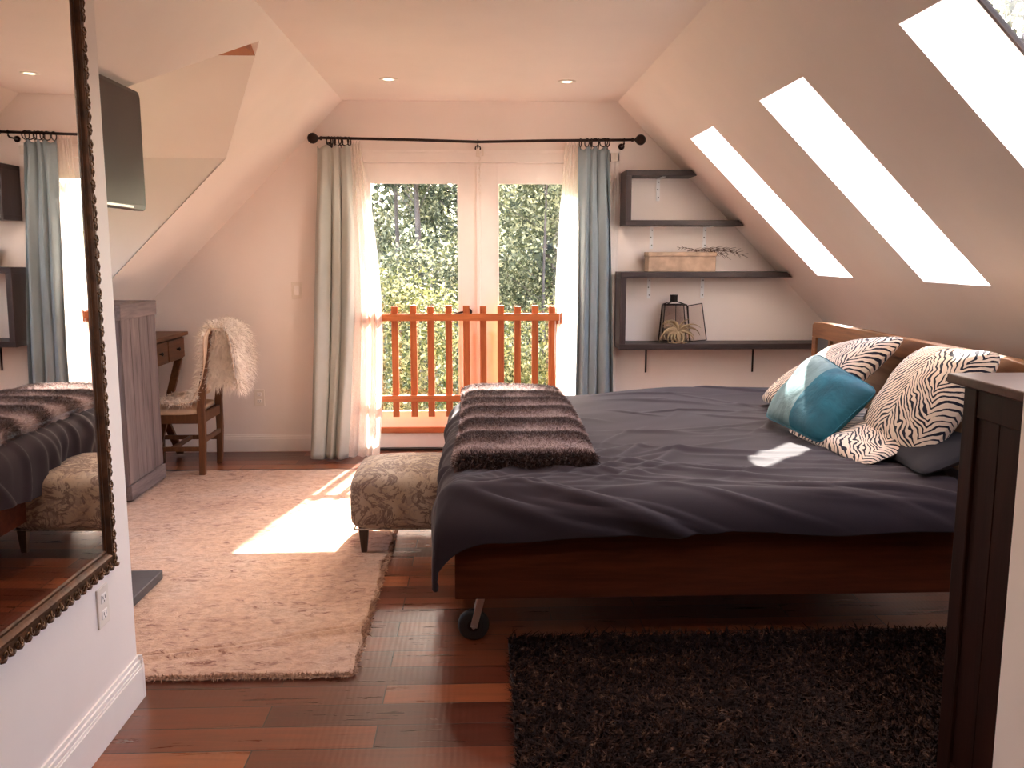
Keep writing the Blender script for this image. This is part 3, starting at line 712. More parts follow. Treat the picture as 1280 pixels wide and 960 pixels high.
# ------------------------------------------------------------------ television on the alcove side
tv = empty('television', (-1.32, 3.1, 1.58), 'flat black television on a wall arm beyond the partition edge', 'television')
def rrect(y0, y1, z0, z1, r, x0, x1, name, mat, par, bevel=0.):
    P = []
    for cy, cz, a0 in ((y1-r, z1-r, 0), (y0+r, z1-r, 90), (y0+r, z0+r, 180), (y1-r, z0+r, 270)):
        for k in range(6): a = math.radians(a0+k*18); P.append((cy+r*math.cos(a), cz+r*math.sin(a)))
    return MB().prism(P, 'x', x0, x1).build(name, mat, par, bevel=bevel)
rrect(2.93, 3.60, 1.572, 2.025, .028, -1.350, -1.312, 'bezel', 'black_plastic', tv, .004)
rrect(2.945, 3.585, 1.592, 2.010, .012, -1.312, -1.3095, 'screen', 'screen_black', tv)
MB().box((-1.314, 3.00, 1.578), (-1.308, 3.46, 1.586)).build('silver_strip', 'steel', tv)
MB().box((-1.365, 2.95, 1.72), (-1.350, 3.25, 1.86)).bar((-1.37, 3.1, 1.79), (-1.30, 2.73, 1.79), .03, .04).bar((-1.30, 2.73, 1.79), (-1.20, 2.69, 1.79), .03, .04).box((-1.2, 2.681, 1.72), (-1.12, 2.70, 1.86)).build('wall_arm', 'black_plastic', tv, bevel=.003)

# ------------------------------------------------------------------ slate slab
o = MB().prism([(-2.35, 2.75), (-1.385, 2.75), (-1.37, 3.70), (-2.35, 3.70)], 'z', .0165, .055).build('hearth_slab', 'slate', None, bevel=.004)
tag(o, 'dark slate hearth slab lying low past the partition corner', 'slab')
# ------------------------------------------------------------------ driftwood cabinet
cab = empty('driftwood_cabinet', (-2.1, 5.2, 0), 'tall narrow cabinet of weathered grey driftwood beside the desk', 'cabinet')
x0, x1, y0, y1 = -2.23, -1.965, 4.90, 5.43
MB().box((x0, y0, .075), (x1-.008, y1, 1.06)).build('body', 'driftwood', cab, bevel=.004)
m = MB()
for k in range(4):
    a = y0+.003+k*(y1-y0-.006)/4; m.box((x1-.008, a, .12), (x1+.001, a+(y1-y0-.006)/4-.004, 1.055))
m.build('door', 'driftwood', cab, bevel=.002)
MB().box((x0-.0, y0-.006, 1.045), (x1+.008, y1+.006, 1.13)).build('top_board', 'driftwood_cross', cab, bevel=.004)
MB().box((x0, y0-.008, .03), (x1+.010, y1+.008, .115)).build('plinth', 'driftwood_cross', cab, bevel=.004)
for a in (x0+.03, x1-.03):
    for b in (y0+.03, y1-.01):
        MB().lathe([(.012, 0), (.030, .004), (.034, .015), (.022, .030), (.016, .035)], (a, b, .0165 if b < 5.6 else 0), 'z', 14).build('foot', 'dark_leg_wood', cab, True)
# ------------------------------------------------------------------ desk
dk = empty('writing_desk', (-2.2, 5.85, 0), 'brown wooden desk with drawers and crossed legs behind the chair', 'desk')
MB().box((-2.36, 5.50, .85), (-2.03, 6.22, .875)).build('desktop', 'desk_wood', dk, bevel=.004)
MB().box((-2.35, 5.53, .69), (-2.062, 6.19, .85)).build('apron', 'desk_wood', dk, bevel=.003)
for a, b in ((5.545, 5.855), (5.87, 6.18)):
    d = MB().box((-2.065, a, .702), (-2.048, b, .838)).build('drawer', 'desk_wood', dk, bevel=.003)
    MB().lathe([(.001, 0), (.006, 0), (.006, .010), (.013, .016), (.013, .022), (.001, .027)], (-2.048, (a+b)/2, .77), 'x', 14).build('knob', 'iron', d, True)
for x in (-2.10, -2.32):
    for (ya, yb_) in ((5.55, 6.17), (6.17, 5.55)):
        MB().bar((x+(.012 if ya < yb_ else -.012), ya, .02), (x+(.012 if ya < yb_ else -.012), yb_, .69), .022, .05, (1, 0, 0)).build('leg', 'desk_wood', dk, bevel=.002)
MB().bar((-2.10, 5.86, .355), (-2.32, 5.86, .355), .04, .03).build('stretcher', 'desk_wood', dk, bevel=.002)

# ------------------------------------------------------------------ chair and sheepskin
ch = empty('dining_chair', (-1.95, 5.72, 0), 'wooden chair with pale padded seat drawn up to the desk', 'chair')
ya, yb_ = 5.55, 5.93; xr, xf = -1.755, -2.15
for y in (ya, yb_):
    m = MB(); prev = None
    pts = [(xr-.012, 0), (xr, .25), (xr-.002, .44), (xr+.022, .62), (xr+.072, .93)]; wv = [.036, .042, .046, .040, .032]
    V = [];
    for (x, z), w_ in zip(pts, wv): V += [(x-w_/2, y-.018, z), (x+w_/2, y-.018, z), (x+w_/2, y+.018, z), (x-w_/2, y+.018, z)]
    F = [(i*4+k, i*4+(k+1) % 4, (i+1)*4+(k+1) % 4, (i+1)*4+k) for i in range(4) for k in range(4)]+[(3, 2, 1, 0), (16, 17, 18, 19)]
    m.add(V, F).build('back_post', 'chair_wood', ch, bevel=.003)
    MB().taper((xf, y, 0), (xf, y, .40), .030, .042).build('leg', 'chair_wood', ch, bevel=.003)
    MB().box((xf, y-.010, .345), (xr, y+.010, .405)).build('seat_rail', 'chair_wood', ch, bevel=.002)
    MB().box((xf, y-.009, .165), (xr, y+.009, .195)).build('stretcher', 'chair_wood', ch, bevel=.002)
MB().box((xr-.01, ya, .345), (xr+.01, yb_, .405)).build('seat_rail', 'chair_wood', ch, bevel=.002)
MB().box((xr-.01, ya, .215), (xr+.008, yb_, .245)).build('stretcher', 'chair_wood', ch, bevel=.002)
MB().box((xf-.01, ya, .345), (xf+.01, yb_, .405)).build('seat_rail', 'chair_wood', ch, bevel=.002)
MB().box((-1.965, ya, .168), (-1.94, yb_, .192)).build('stretcher', 'chair_wood', ch, bevel=.002)
for z0, z1 in ((.82, .90), (.66, .70)):
    o0 = xr+.022+(z0-.62)*.16; MB().hexa([(o0+dx, y, z0) for y in (ya, yb_) for dx in (-.008, .008)]+[(o0+.010+dx, y, z1) for y in (ya, yb_) for dx in (-.008, .008)]).build('back_rail', 'chair_wood', ch, bevel=.002)
def cushion_box(name, a, b, mat, par, pw=4., crown=.02, nn=24, bulge=.0):
    u = np.linspace(-1, 1, nn)[:, None]; v = np.linspace(-1, 1, nn)[None, :]
    cx, cy = (a[0]+b[0])/2, (a[1]+b[1])/2; hx, hy = (b[0]-a[0])/2, (b[1]-a[1])/2
    # closed cushion from two stretched sheets
    sq = lambda t: np.sign(t)*(1-(1-abs(t))**1.8)
    U = sq(u)+0*v; W = sq(v)+0*u
    e = np.clip(1-np.abs(U)**pw, 0, 1)**(1/pw)*np.clip(1-np.abs(W)**pw, 0, 1)**(1/pw)
    rr = 1-.04*(np.abs(U)*np.abs(W))**3
    zm = (a[2]+b[2])/2; hz = (b[2]-a[2])/2
    top = np.stack([cx+U*hx*rr, cy+W*hy*rr, zm+hz*e+crown*(1-U**2)*(1-W**2)], -1)
    bot = np.stack([cx+U*hx*rr, cy+W*hy*rr, zm-hz*e], -1)
    V1, F1 = grid_mesh(top); V2, F2 = grid_mesh(bot)
    V = np.vstack([V1, V2]); F = np.vstack([F1[:, ::-1], F2+len(V1)])
    o = link_mesh(name, V, F, mat, par, True)
    import bmesh
    bm = bmesh.new(); bm.from_mesh(o.data); bmesh.ops.remove_doubles(bm, verts=bm.verts, dist=1e-5); bmesh.ops.recalc_face_normals(bm, faces=bm.faces); bm.to_mesh(o.data); bm.free()
    return o
cushion_box('seat', (xf-.02, ya-.02, .395), (xr-.022, yb_+.02, .445), 'seat_cloth', ch, 5, .012)
sk = empty('sheepskin', (-1.69, 5.74, .45), 'fluffy cream sheepskin thrown over the back of the wooden chair', 'sheepskin')
# drape path over the back, from the seat up, over the top and down behind
path = [(-2.02, .462), (-1.90, .468), (-1.80, .50), (-1.745, .62), (-1.715, .78), (-1.700, .90), (-1.672, .955), (-1.61, .945), (-1.57, .87), (-1.555, .74), (-1.555, .62), (-1.57, .56)]
n, m_ = 44, 30; pi_ = np.linspace(0, len(path)-1, n); pa = np.array(path)
px_ = np.interp(pi_, range(len(path)), pa[:, 0]); pz_ = np.interp(pi_, range(len(path)), pa[:, 1])
u = np.linspace(0, 1, n)[:, None]; v = np.linspace(-1, 1, m_)[None, :]
wd = .15+.085*np.clip(np.sin(math.pi*np.clip(u*1.0, 0, 1)**.8)*1.3, 0, 1)+.03*np.sin(u*17)
P = np.stack([px_[:, None]+.010*np.sin(v*6)+0*v+.02*v*v*(u > .6), 5.735+v*wd+.0*u, pz_[:, None]+.006*np.sin(v*5+u*9)+0*v], -1)
V, F = grid_mesh(P); hd = link_mesh('hide', V, F, 'sheepskin_hide', sk, True); s_ = hd.modifiers.new('t', 'SOLIDIFY'); s_.thickness = .006
p, nn = grid_samples(P, 18000)
# the wool side faces away from what the hide lies on
ref = np.array([-1.70, 5.735, .30]); out_ = p-np.array([[-1.70, 0, .62]])*[1, 0, 1]; out_[:, 1] = 0
flip = np.sign((nn*out_).sum(1, keepdims=True)); flip[flip == 0] = 1; nn = nn*flip
low = (p[:, 0] < -1.78); nn[low] = [0, 0, 1]
edge = np.abs(p[:, 1]-5.735) > .13; nn[edge] += np.stack([0*p[edge, 0], np.sign(p[edge, 1]-5.735)*.8, 0*p[edge, 0]], 1)
nn += RS.normal(size=nn.shape)*.25; nn /= np.linalg.norm(nn, axis=1, keepdims=True)
q_ = 7000; zz_ = RS.uniform(.60, .95, q_); xx_ = RS.uniform(0, 1, q_); xx_ = (-1.715+.13*(zz_-.6)/.3*.4)+xx_*.15
p = np.vstack([p, np.stack([xx_, 5.595+RS.normal(0, .012, q_), zz_], 1)]); nn = np.vstack([nn, np.tile([.35, -.9, .1], (q_, 1))+RS.normal(size=(q_, 3))*.3]); nn /= np.linalg.norm(nn, axis=1, keepdims=True)
V, F = blades(p, nn, .062, .0045, .7, .35)
link_mesh('wool', V, F, 'sheep_wool', sk)

# ------------------------------------------------------------------ rugs
def rug(name, x0, x1, y0, y1, h, mat, label):
    nx, ny = 300, 420; u = np.linspace(0, 1, nx)[:, None]; v = np.linspace(0, 1, ny)[None, :]
    ex = .010*np.sin(v*31)+.007*np.sin(v*77+1); ey = .008*np.sin(u*29)+.005*np.sin(u*71)
    X = x0+(x1-x0)*u+ex*(2*u-1); Y = y0+(y1-y0)*v+ey*(2*v-1)
    Z = h+.0025*wav(X, Y, 5, 8, .8, 7)
    # the crease lying across the near corner
    dd_ = (X+.47)*.30-(Y-3.17)*.954+.0*X; dd_ = dd_+.012*np.sin(X*9)
    Z = Z-.009*np.exp(-(dd_/.011)**2)+.009*np.exp(-((dd_-.028)/.02)**2)
    ed = np.minimum(np.minimum(u, 1-u)*nx, np.minimum(v, 1-v)*ny); Z = np.where(ed < .5, .0005, Z)
    V, F = grid_mesh(np.stack([X+0*Y, Y+0*X, Z], -1)); o = link_mesh(name, V, F, mat, None, True); tag(o, label, 'rug'); return o
rg = rug('area_rug', -2.28, -.435, 2.80, 5.66, .013, 'rug_pile', 'large cream and tan flecked rug in front of the desk and ottoman')
# ragged tufts along its edges
m_ = 5200; tt = RS.uniform(0, 1, m_); P = np.where((tt < .5)[:, None], np.stack([RS.uniform(-2.28, -.435, m_), 2.80+RS.normal(0, .006, m_), np.full(m_, .006)], 1), np.stack([-.435+RS.normal(0, .006, m_), RS.uniform(2.8, 5.66, m_), np.full(m_, .006)], 1))
Nn = np.where((tt < .5)[:, None], np.array([[0, -.75, .5]]), np.array([[.75, 0, .5]])); Nn = Nn/np.linalg.norm(Nn, axis=1, keepdims=True)
V, F = blades(P, Nn, .016, .004, .8, .1); link_mesh('edge_tufts', V, F, 'rug_pile', rg)
shx0, shx1, shy0, shy1 = .10, 2.3, 1.76, 3.05
sh = MB().box((shx0, shy0, .0005), (shx1, shy1, .012)).build('shag_rug', 'shag_backing', None, bevel=.004)
tag(sh, 'dark brown shag rug lying beside the bed', 'rug')
n = 60000; P = np.stack([RS.uniform(shx0, shx1, n), shy0+(shy1-shy0)*RS.uniform(0, 1, n), np.full(n, .011)], 1)
lx = wav(P[:, 0], P[:, 1], 3, 5, .4, 1.6); ly = wav(P[:, 0], P[:, 1], 9, 5, .4, 1.6)
Nn = np.stack([lx*.8, ly*.8, np.ones(n)], 1); Nn /= np.linalg.norm(Nn, axis=1, keepdims=True)
V, F = blades(P, Nn, .036, .0058, 1.1, .15, bend=np.stack([lx, ly, 0*lx], 1)*1.2)
o = link_mesh('pile', V, F, 'shag_yarn', sh); o['kind'] = 'stuff'

# ------------------------------------------------------------------ ottoman
ot = empty('ottoman', (-.3, 4.23, 0), 'low ottoman in toile-patterned cloth at the foot of the bed', 'ottoman')
cushion_box('upholstery', (-.61, 3.96, .125), (.02, 4.52, .385), 'toile_cloth', ot, 7, .03, 40)
m = MB().tube([(-.585, 3.985, .135), (-.02, 3.985, .135)], .004, 6).tube([(-.585, 3.985, .135), (-.585, 4.50, .135)], .004, 6); m.build('piping', 'toile_cloth', ot, True)
for x in (-.545, -.045):
    for y in (4.02, 4.46): MB().taper((x, y, .0165), (x, y, .16), .026, .050).build('leg', 'dark_leg_wood', ot, bevel=.003)

# ------------------------------------------------------------------ bed
bed = empty('bed', (.95, 3.95, 0), 'low wooden bed on metal casters with an orange-brown headboard', 'bed')
BX0, BX1, BY0, BY1 = -.09, 1.93, 3.01, 5.02
MB().box((BX0, BY0, .18), (BX1, BY0+.04, .47)).build('side_board', 'bed_wood', bed, bevel=.004)
MB().box((BX0, BY1-.04, .18), (BX1, BY1, .47)).build('side_board', 'bed_wood', bed, bevel=.004)
MB().box((BX0, BY0+.04, .18), (BX0+.04, BY1-.04, .47)).build('foot_board', 'bed_wood', bed, bevel=.004)
m = MB()
for k in range(9): m.box((.0+.205*k, BY0+.04, .38), (.12+.205*k, BY1-.04, .40))
m.build('slat_base', 'bed_wood', bed)
mt_ = cushion_box('mattress', (BX0+.05, BY0+.05, .405), (BX1-.02, BY1-.05, .545), 'mattress_cloth', bed, 9, .0, 30)
for x in (BX0+.075, BX1-.09):
    for y in (BY0+.065, BY1-.065):
        sgn = -1 if y < 4 else 1
        f = MB().box((x-.045, y-.04, .172), (x+.045, y+.04, .18)).bar((x+.02, y-.024, .172), (x-.01, y-.024, .055), .026, .004, (0, 1, 0)).bar((x+.02, y+.024, .172), (x-.01, y+.024, .055), .026, .004, (0, 1, 0)).tube([(x-.01, y-.03, .058), (x-.01, y+.03, .058)], .007, 10)
        f.build('caster_bracket', 'steel', bed, bevel=.001)
        wv = MB().lathe([(.034, -.014), (.050, -.016), (.057, -.010), (.058, 0), (.057, .010), (.050, .016), (.034, .014)], (x-.01, y, .0585), 'y', 28).build('caster_wheel', 'black_rubber', bed, True)
        MB().lathe([(.001, -.017), (.012, -.017), (.030, -.012), (.035, -.0145), (.035, .0145), (.030, .012), (.012, .017), (.001, .017)], (x-.01, y, .0585), 'y', 24).build('hub', 'iron', wv, True)
# headboard: posts, arched top rail, inset panels
hb = MB().box((1.965, 3.05, .30), (1.985, 4.99, .93)).build('headboard_panel', 'headboard_panel', bed)
hx0, hx1 = 1.945, 2.0
prof = [(3.0, .93), (5.06, .93), (5.06, 1.00), (5.035, 1.015), (4.9, 1.022), (3.15, 1.022), (3.02, 1.012), (3.0, .99)]
MB().prism(prof, 'x', hx0, hx1).build('top_rail', 'headboard_wood', bed, bevel=.004)
for y0, y1 in ((3.0, 3.055), (5.0, 5.06)): MB().box((hx0, y0, .02), (hx1, y1, .93)).build('post', 'headboard_wood', bed, bevel=.004)
MB().box((hx0+.012, 4.83, .45), (hx0+.030, 5.0, .93)).build('dark_inset', 'slate', bed)
MB().box((hx0+.004, 4.80, .45), (hx0+.034, 4.83, .93)).build('muntin', 'headboard_wood', bed, bevel=.002)
MB().box((hx0, 3.055, .30), (hx1, 5.0, .38)).build('bottom_rail', 'headboard_wood', bed, bevel=.004)

# duvet
def smooth(a, b, t): t = np.clip((t-a)/(b-a), 0, 1); return t*t*(3-2*t)
nu, nv = 360, 400
uu = np.linspace(-.42, 1.80, nu)[:, None]; vv = np.linspace(-.30, 2.26, nv)[None, :]   # arc lengths: 0 = edge of top
R_ = .10
def fold(t, r):   # arc length t<0 outside: returns (horizontal offset, drop)
    a = np.clip(-t/r, 0, math.pi/2); h = -r*np.sin(a); d = r*(1-np.cos(a)); ex = np.clip(-t-r*math.pi/2, 0, None)
    return h, d+ex
hang_f = .195+.008*np.sin(uu*5+1)+.006*np.sin(uu*11)      # front hang along x
hang_f = hang_f+.10*(1-smooth(-.20, .10, uu))+.01*smooth(1.2, 1.7, uu)
v2 = np.where(vv < 0, vv/.30*hang_f, vv)+0*uu
hf = .30+.06*(1-smooth(0, .5, vv))+.015*np.sin(vv*9)
u2 = np.where(uu < 0, uu/.42*hf, uu)+0*vv
hx_, dx_ = fold(u2, R_); hy_, dy_ = fold(v2, R_+.02)
W0, WY = .0, 1.96
t_b = v2-WY; hb_, db_ = fold(-t_b, R_); 
X = -.048+np.maximum(u2, 0)+hx_; Y = 3.09+np.clip(v2, 0, WY)+hy_-hb_
top = .558+.014*wav(X, Y, 21, 5, .35, 1.1)+.018*smooth(3.2, 4.6, Y)+.035*smooth(3.9, 5., Y)*smooth(.5, 1.2, X)
corner = np.minimum(dx_, dy_)
Z = top-dx_-dy_-db_+corner*.55
Z = Z+.010*np.exp(-((v2-.10)/.10)**2)*(.5+.5*np.sin(X*4.4+.6))
Y = Y-smooth(.02, .20, dy_)*(.010*np.sin(X*4.1+1.)+.004); X = X-smooth(.02, .22, dx_)*.010*np.sin(Y*7)
P = np.stack([X, Y, Z], -1)
# creases: each one a long low ridge lying on the cloth, in the cloth's own coordinates
rc_ = np.random.RandomState(5); H = .004*wav(u2, v2*1.8, 91, 7, .8, 4.)
def crease(cu, cv, ang, ln, w, h, bend):
    du, dv_ = u2-cu, v2-cv; a_ = du*math.cos(ang)+dv_*math.sin(ang); d_ = -du*math.sin(ang)+dv_*math.cos(ang)+bend*a_*a_+.012*np.sin(a_*9+cu*7)
    prof_ = np.where(d_ > 0, np.exp(-(d_/w)**2), np.exp(-(d_/(w*2.2))**2))
    return h*prof_*np.exp(-np.clip(np.abs(a_)/(ln/2), 0, 3)**3)
for k in range(26):      # fan out of the near foot corner
    an = rc_.uniform(-.30, 1.25); d0 = rc_.uniform(.15, .75); H = H+crease(-.05+d0*math.cos(an), -.02+d0*math.sin(an), an+rc_.normal()*.08, rc_.uniform(.35, .9), rc_.uniform(.009, .02), rc_.uniform(.003, .008), rc_.uniform(-.12, .06))
for k in range(26):      # long diagonals sliding over the near edge
    H = H+crease(rc_.uniform(.15, 1.8), rc_.uniform(-.16, .30), rc_.uniform(-.42, -.10), rc_.uniform(.6, 1.3), rc_.uniform(.007, .016), rc_.uniform(.003, .009), rc_.uniform(-.08, .08))
for k in range(60):      # scattered creases over the top
    H = H+crease(rc_.uniform(0, 1.8), rc_.uniform(.2, 1.9), rc_.choice([.15, -.35, .8, -.1, 2.6])+rc_.normal()*.25, rc_.uniform(.2, .7), rc_.uniform(.008, .018), rc_.uniform(.003, .010), rc_.uniform(-.4, .4))
for k in range(16):      # upright folds down the hanging foot end
    H = H+crease(-.2, rc_.uniform(0, 1.9), rc_.normal()*.3, .45, rc_.uniform(.012, .025), rc_.uniform(.008, .016), 0)
gu, gv = np.gradient(P, axis=0), np.gradient(P, axis=1); nrm_ = np.cross(gu, gv); nrm_ /= np.linalg.norm(nrm_, axis=2, keepdims=True)+1e-9
P = P+nrm_*(H*1.15)[..., None]
P[..., 2] = np.maximum(P[..., 2], .24)
V, F = grid_mesh(P)
dv = link_mesh('duvet', V, F[:, ::-1], 'duvet_cloth', None, True); s_ = dv.modifiers.new('t', 'SOLIDIFY'); s_.thickness = .012; s_.offset = -1
tag(dv, 'rumpled charcoal duvet spread over the bed', 'duvet')
# fitted sheet corner seen near the head
cushion_box('sheet', (1.50, 3.045, .44), (1.915, 4.96, .560), 'sheet_cloth', mt_, 9, .0, 24)

# faux fur throw
nu, nv = 60, 150; u = np.linspace(-1, 1, nu)[:, None]; v = np.linspace(0, 1, nv)[None, :]
fy0, fy1 = 3.36, 5.10
Y = fy0+(fy1-fy0)*v+0*u; Xc = .175+.02*np.sin(v*3); X = Xc+u*.275*(1+.02*np.sin(v*13))+0*v
eu = np.clip(1-np.abs(u)**9, 0, 1)**.5; ev = np.clip(1-np.abs(2*v-1)**24, 0, 1)**.5; e = eu*ev
surf = .580+.018*smooth(3.2, 4.6, Y)
Zt = surf+.010+.050*e+.013*np.sin((Y-3.27)*2*math.pi/.29+.6*np.sin(X*7))*e-.022*smooth(4.2, 5.0, Y)*e+.016*np.exp(-((Y-4.98)/.12)**2)*e*(1-np.clip(u,-.2,1))
Zb = surf-.030+0*e
V1, F1 = grid_mesh(np.stack([X, Y, Zt*1.], -1)); V2, F2 = grid_mesh(np.stack([X, Y, Zb+0*X], -1))
nb = np.r_[np.arange(nu)*nv, (nu-1)*nv+np.arange(nv), (np.arange(nu)[::-1])*nv+nv-1, np.arange(nv)[::-1]]
side = [(int(nb[i]), int(nb[(i+1) % len(nb)]), int(nb[(i+1) % len(nb)])+nu*nv, int(nb[i])+nu*nv) for i in range(len(nb)) if nb[i] != nb[(i+1) % len(nb)]]
th = link_mesh('fur_throw', np.vstack([V1, V2]), F1.tolist()+(F2[:, ::-1]+nu*nv).tolist()+side, 'throw_fur', None, True)
tag(th, 'folded ribbed brown faux fur throw across the foot of the duvet', 'throw')
p, nn = grid_samples(np.stack([X, Y, Zt], -1), 60000); nn *= np.sign(nn[:, 2:3]+1e-9)
k = 9000; q = RS.uniform(0, 1, k); zz = RS.uniform(0, 1, k)
xs_ = Xc.mean()+RS.uniform(-1, 1, k)*.27; frontP = np.stack([xs_, np.full(k, fy0+.002), .565+.065*zz], 1); kk = 6000
sgn = np.where(RS.uniform(0, 1, kk) < .5, -1, 1); ysd = RS.uniform(fy0, fy1, kk)
sideP = np.stack([.175+.02*np.sin((ysd-fy0)/(fy1-fy0)*3)+sgn*.272, ysd, 0.565+.018*smooth(3.2, 4.6, ysd)+.055*RS.uniform(0, 1, kk)], 1)
p = np.vstack([p, sideP]); nn = np.vstack([nn, np.stack([sgn, 0*ysd, .2+0*ysd], 1)])
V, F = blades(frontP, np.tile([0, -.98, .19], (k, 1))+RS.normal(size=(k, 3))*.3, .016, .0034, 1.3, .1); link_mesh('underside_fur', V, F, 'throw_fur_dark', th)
nn += RS.normal(size=nn.shape)*.15; nn /= np.linalg.norm(nn, axis=1, keepdims=True)
V, F = blades(p, nn, .017, .0022, .9, .15, bend=(0, -.6, 0)); link_mesh('fur', V, F, 'throw_fur', th)

# pillows from four corner points
def pillow(name, A, B, Cc, D, th, mat, label, cat, pinch=.0, seed=1, mats=None, split=None, par=None, side=None):
    A, B, Cc, D = [np.array(q, float) for q in (A, B, Cc, D)]   # order round the pillow
    n = 48; u = np.linspace(0, 1, n)[:, None, None]; v = np.linspace(0, 1, n)[None, :, None]
    base = A*(1-u)*(1-v)+B*u*(1-v)+Cc*u*v+D*(1-u)*v
    nrm = np.cross(B-A, D-A); nrm /= np.linalg.norm(nrm); cen = (A+B+Cc+D)/4
    U = 2*u-1; W = 2*v-1
    ins = 1-.07*(1-np.abs(U)**2)*0
    base = base-(base-cen)*(.10*(np.abs(U*W)**6)+.06*((1-U**2)*(np.abs(W)**4)+(1-W**2)*(np.abs(U)**4)))
    e = np.clip((1-np.abs(U)**2.6)*(1-np.abs(W)**2.6), 0, 1)**.55
    r = .006*wav(U[..., 0]*.5+0*W[..., 0], W[..., 0]*.5+0*U[..., 0], seed, 7, 1., 4)[..., None]*(.4+e)+.010*np.sin(np.arctan2(W, U+1e-6)*7+seed)*np.clip(np.hypot(U, W)-.55, 0, 1)*e**.3
    top = base+nrm*(th/2*e+r); bot = base-nrm*(th/2*e*.8)+nrm*r*.3
    rim = (np.maximum(np.abs(U), np.abs(W)) > .999); bot = np.where(rim, top, bot)
    V1, F1 = grid_mesh(top); V2, F2 = grid_mesh(bot); uv = np.stack([(u+0*v)[..., 0], (v+0*u)[..., 0]], -1).reshape(-1, 2)
    F = np.vstack([F1, F2[:, ::-1]+n*n])
    o = link_mesh(name, np.vstack([V1, V2]), F, mat, par, True, uv=np.vstack([uv, uv]))
    if split is not None:
        cu = (np.arange(n-1)+.5)/n; fm = np.zeros((n-1, n-1), int); fm[(cu > split), :] = 1
        idx = np.concatenate([fm.ravel(), fm.ravel()]); o.data.polygons.foreach_set('material_index', idx.tolist())
    if label: tag(o, label, cat)
    return o, top, nrm
zp = .595
pillow('pillow', (1.50, 4.66, zp+.03), (1.53, 3.95, zp+.03), (1.87, 3.72, 1.06), (1.88, 4.42, .955), .17, 'palm_print', 'black and cream palm-print pillow by the shelves, half behind the teal cushion', 'pillow', seed=3)
pillow('pillow', (1.66, 3.76, zp+.01), (1.69, 3.22, zp+.01), (1.90, 3.07, 1.06), (1.88, 3.62, 1.035), .22, 'palm_print', 'black and cream palm-print pillow standing nearest the dark cabinet', 'pillow', seed=8)
pillow('pillow', (1.40, 3.95, zp+.0), (1.50, 3.28, zp-.01), (1.80, 3.30, zp+.10), (1.78, 3.98, zp+.10), .10, 'palm_print', 'flat palm-print pillow lying beneath the upright one', 'pillow', seed=5)
pillow('pillow', (1.62, 3.50, .61), (1.62, 3.08, .60), (1.90, 3.08, .70), (1.90, 3.50, .70), .10, 'dark_cloth', 'small dark pillow tucked under the palm-print pillows', 'pillow', seed=6)
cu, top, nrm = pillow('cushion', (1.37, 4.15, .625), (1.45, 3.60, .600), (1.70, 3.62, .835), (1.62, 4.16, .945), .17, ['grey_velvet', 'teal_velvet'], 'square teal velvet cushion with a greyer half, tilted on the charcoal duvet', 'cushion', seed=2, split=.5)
rim = [tuple(top[i, 0]) for i in range(48)]+[tuple(top[47, j]) for j in range(1, 48)]+[tuple(top[i, 47]) for i in range(46, -1, -1)]+[tuple(top[0, j]) for j in range(46, 0, -1)]
MB().tube(rim+[rim[0]], .004, 6, False).build('piping', 'teal_velvet', cu, True)

# ------------------------------------------------------------------ dark cabinet at the right
dc = empty('dark_cabinet', (1.6, 1.92, 0), 'dark stained plank cabinet with an overhanging top by the near right wall', 'cabinet')
cx0, cx1, cy0, cy1, ct = 1.20, 2.2, 1.735, 2.11, 1.085
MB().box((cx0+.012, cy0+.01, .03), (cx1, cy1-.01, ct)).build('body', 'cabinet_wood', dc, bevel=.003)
MB().box((cx0, cy1-.055, 0), (cx0+.05, cy1, ct)).build('corner_post', 'cabinet_wood', dc, bevel=.003)
MB().box((cx0, cy0, 0), (cx0+.05, cy0+.05, ct)).build('corner_post', 'cabinet_wood', dc, bevel=.003)
MB().box((cx1-.05, cy1-.055, 0), (cx1, cy1, ct)).build('corner_post', 'cabinet_wood', dc, bevel=.003)
MB().box((cx0+.004, cy0+.05, ct-.075), (cx0+.014, cy1-.055, ct)).build('side_rail', 'cabinet_wood', dc, bevel=.002)
MB().box((cx0+.004, cy0+.05, .02), (cx0+.014, cy1-.055, .11)).build('side_rail', 'cabinet_wood', dc, bevel=.002)
m = MB()
for k in range(3):
    a = cy0+.052+k*.090; m.box((cx0+.009, a, .11), (cx0+.0125, a+.086, ct-.075))
m.build('side_panel', 'cabinet_wood', dc, bevel=.001)
for k in range(3):
    d = MB().box((cx0+.06, cy1-.012, .08+k*.33), (cx1-.06, cy1+.006, .08+k*.33+.31)).build('drawer', 'cabinet_wood', dc, bevel=.003)
    for x in (cx0+.28, cx1-.28): MB().lathe([(.001, 0), (.006, 0), (.006, .014), (.014, .020), (.012, .028), (.001, .031)], (x, cy1+.006, .235+k*.33), 'y', 14).build('knob', 'iron', d, True)
MB().box((cx0-.03, cy0-.02, ct), (cx1+.02, cy1+.03, ct+.024)).build('top_board', 'cabinet_wood_top', dc, bevel=.004)

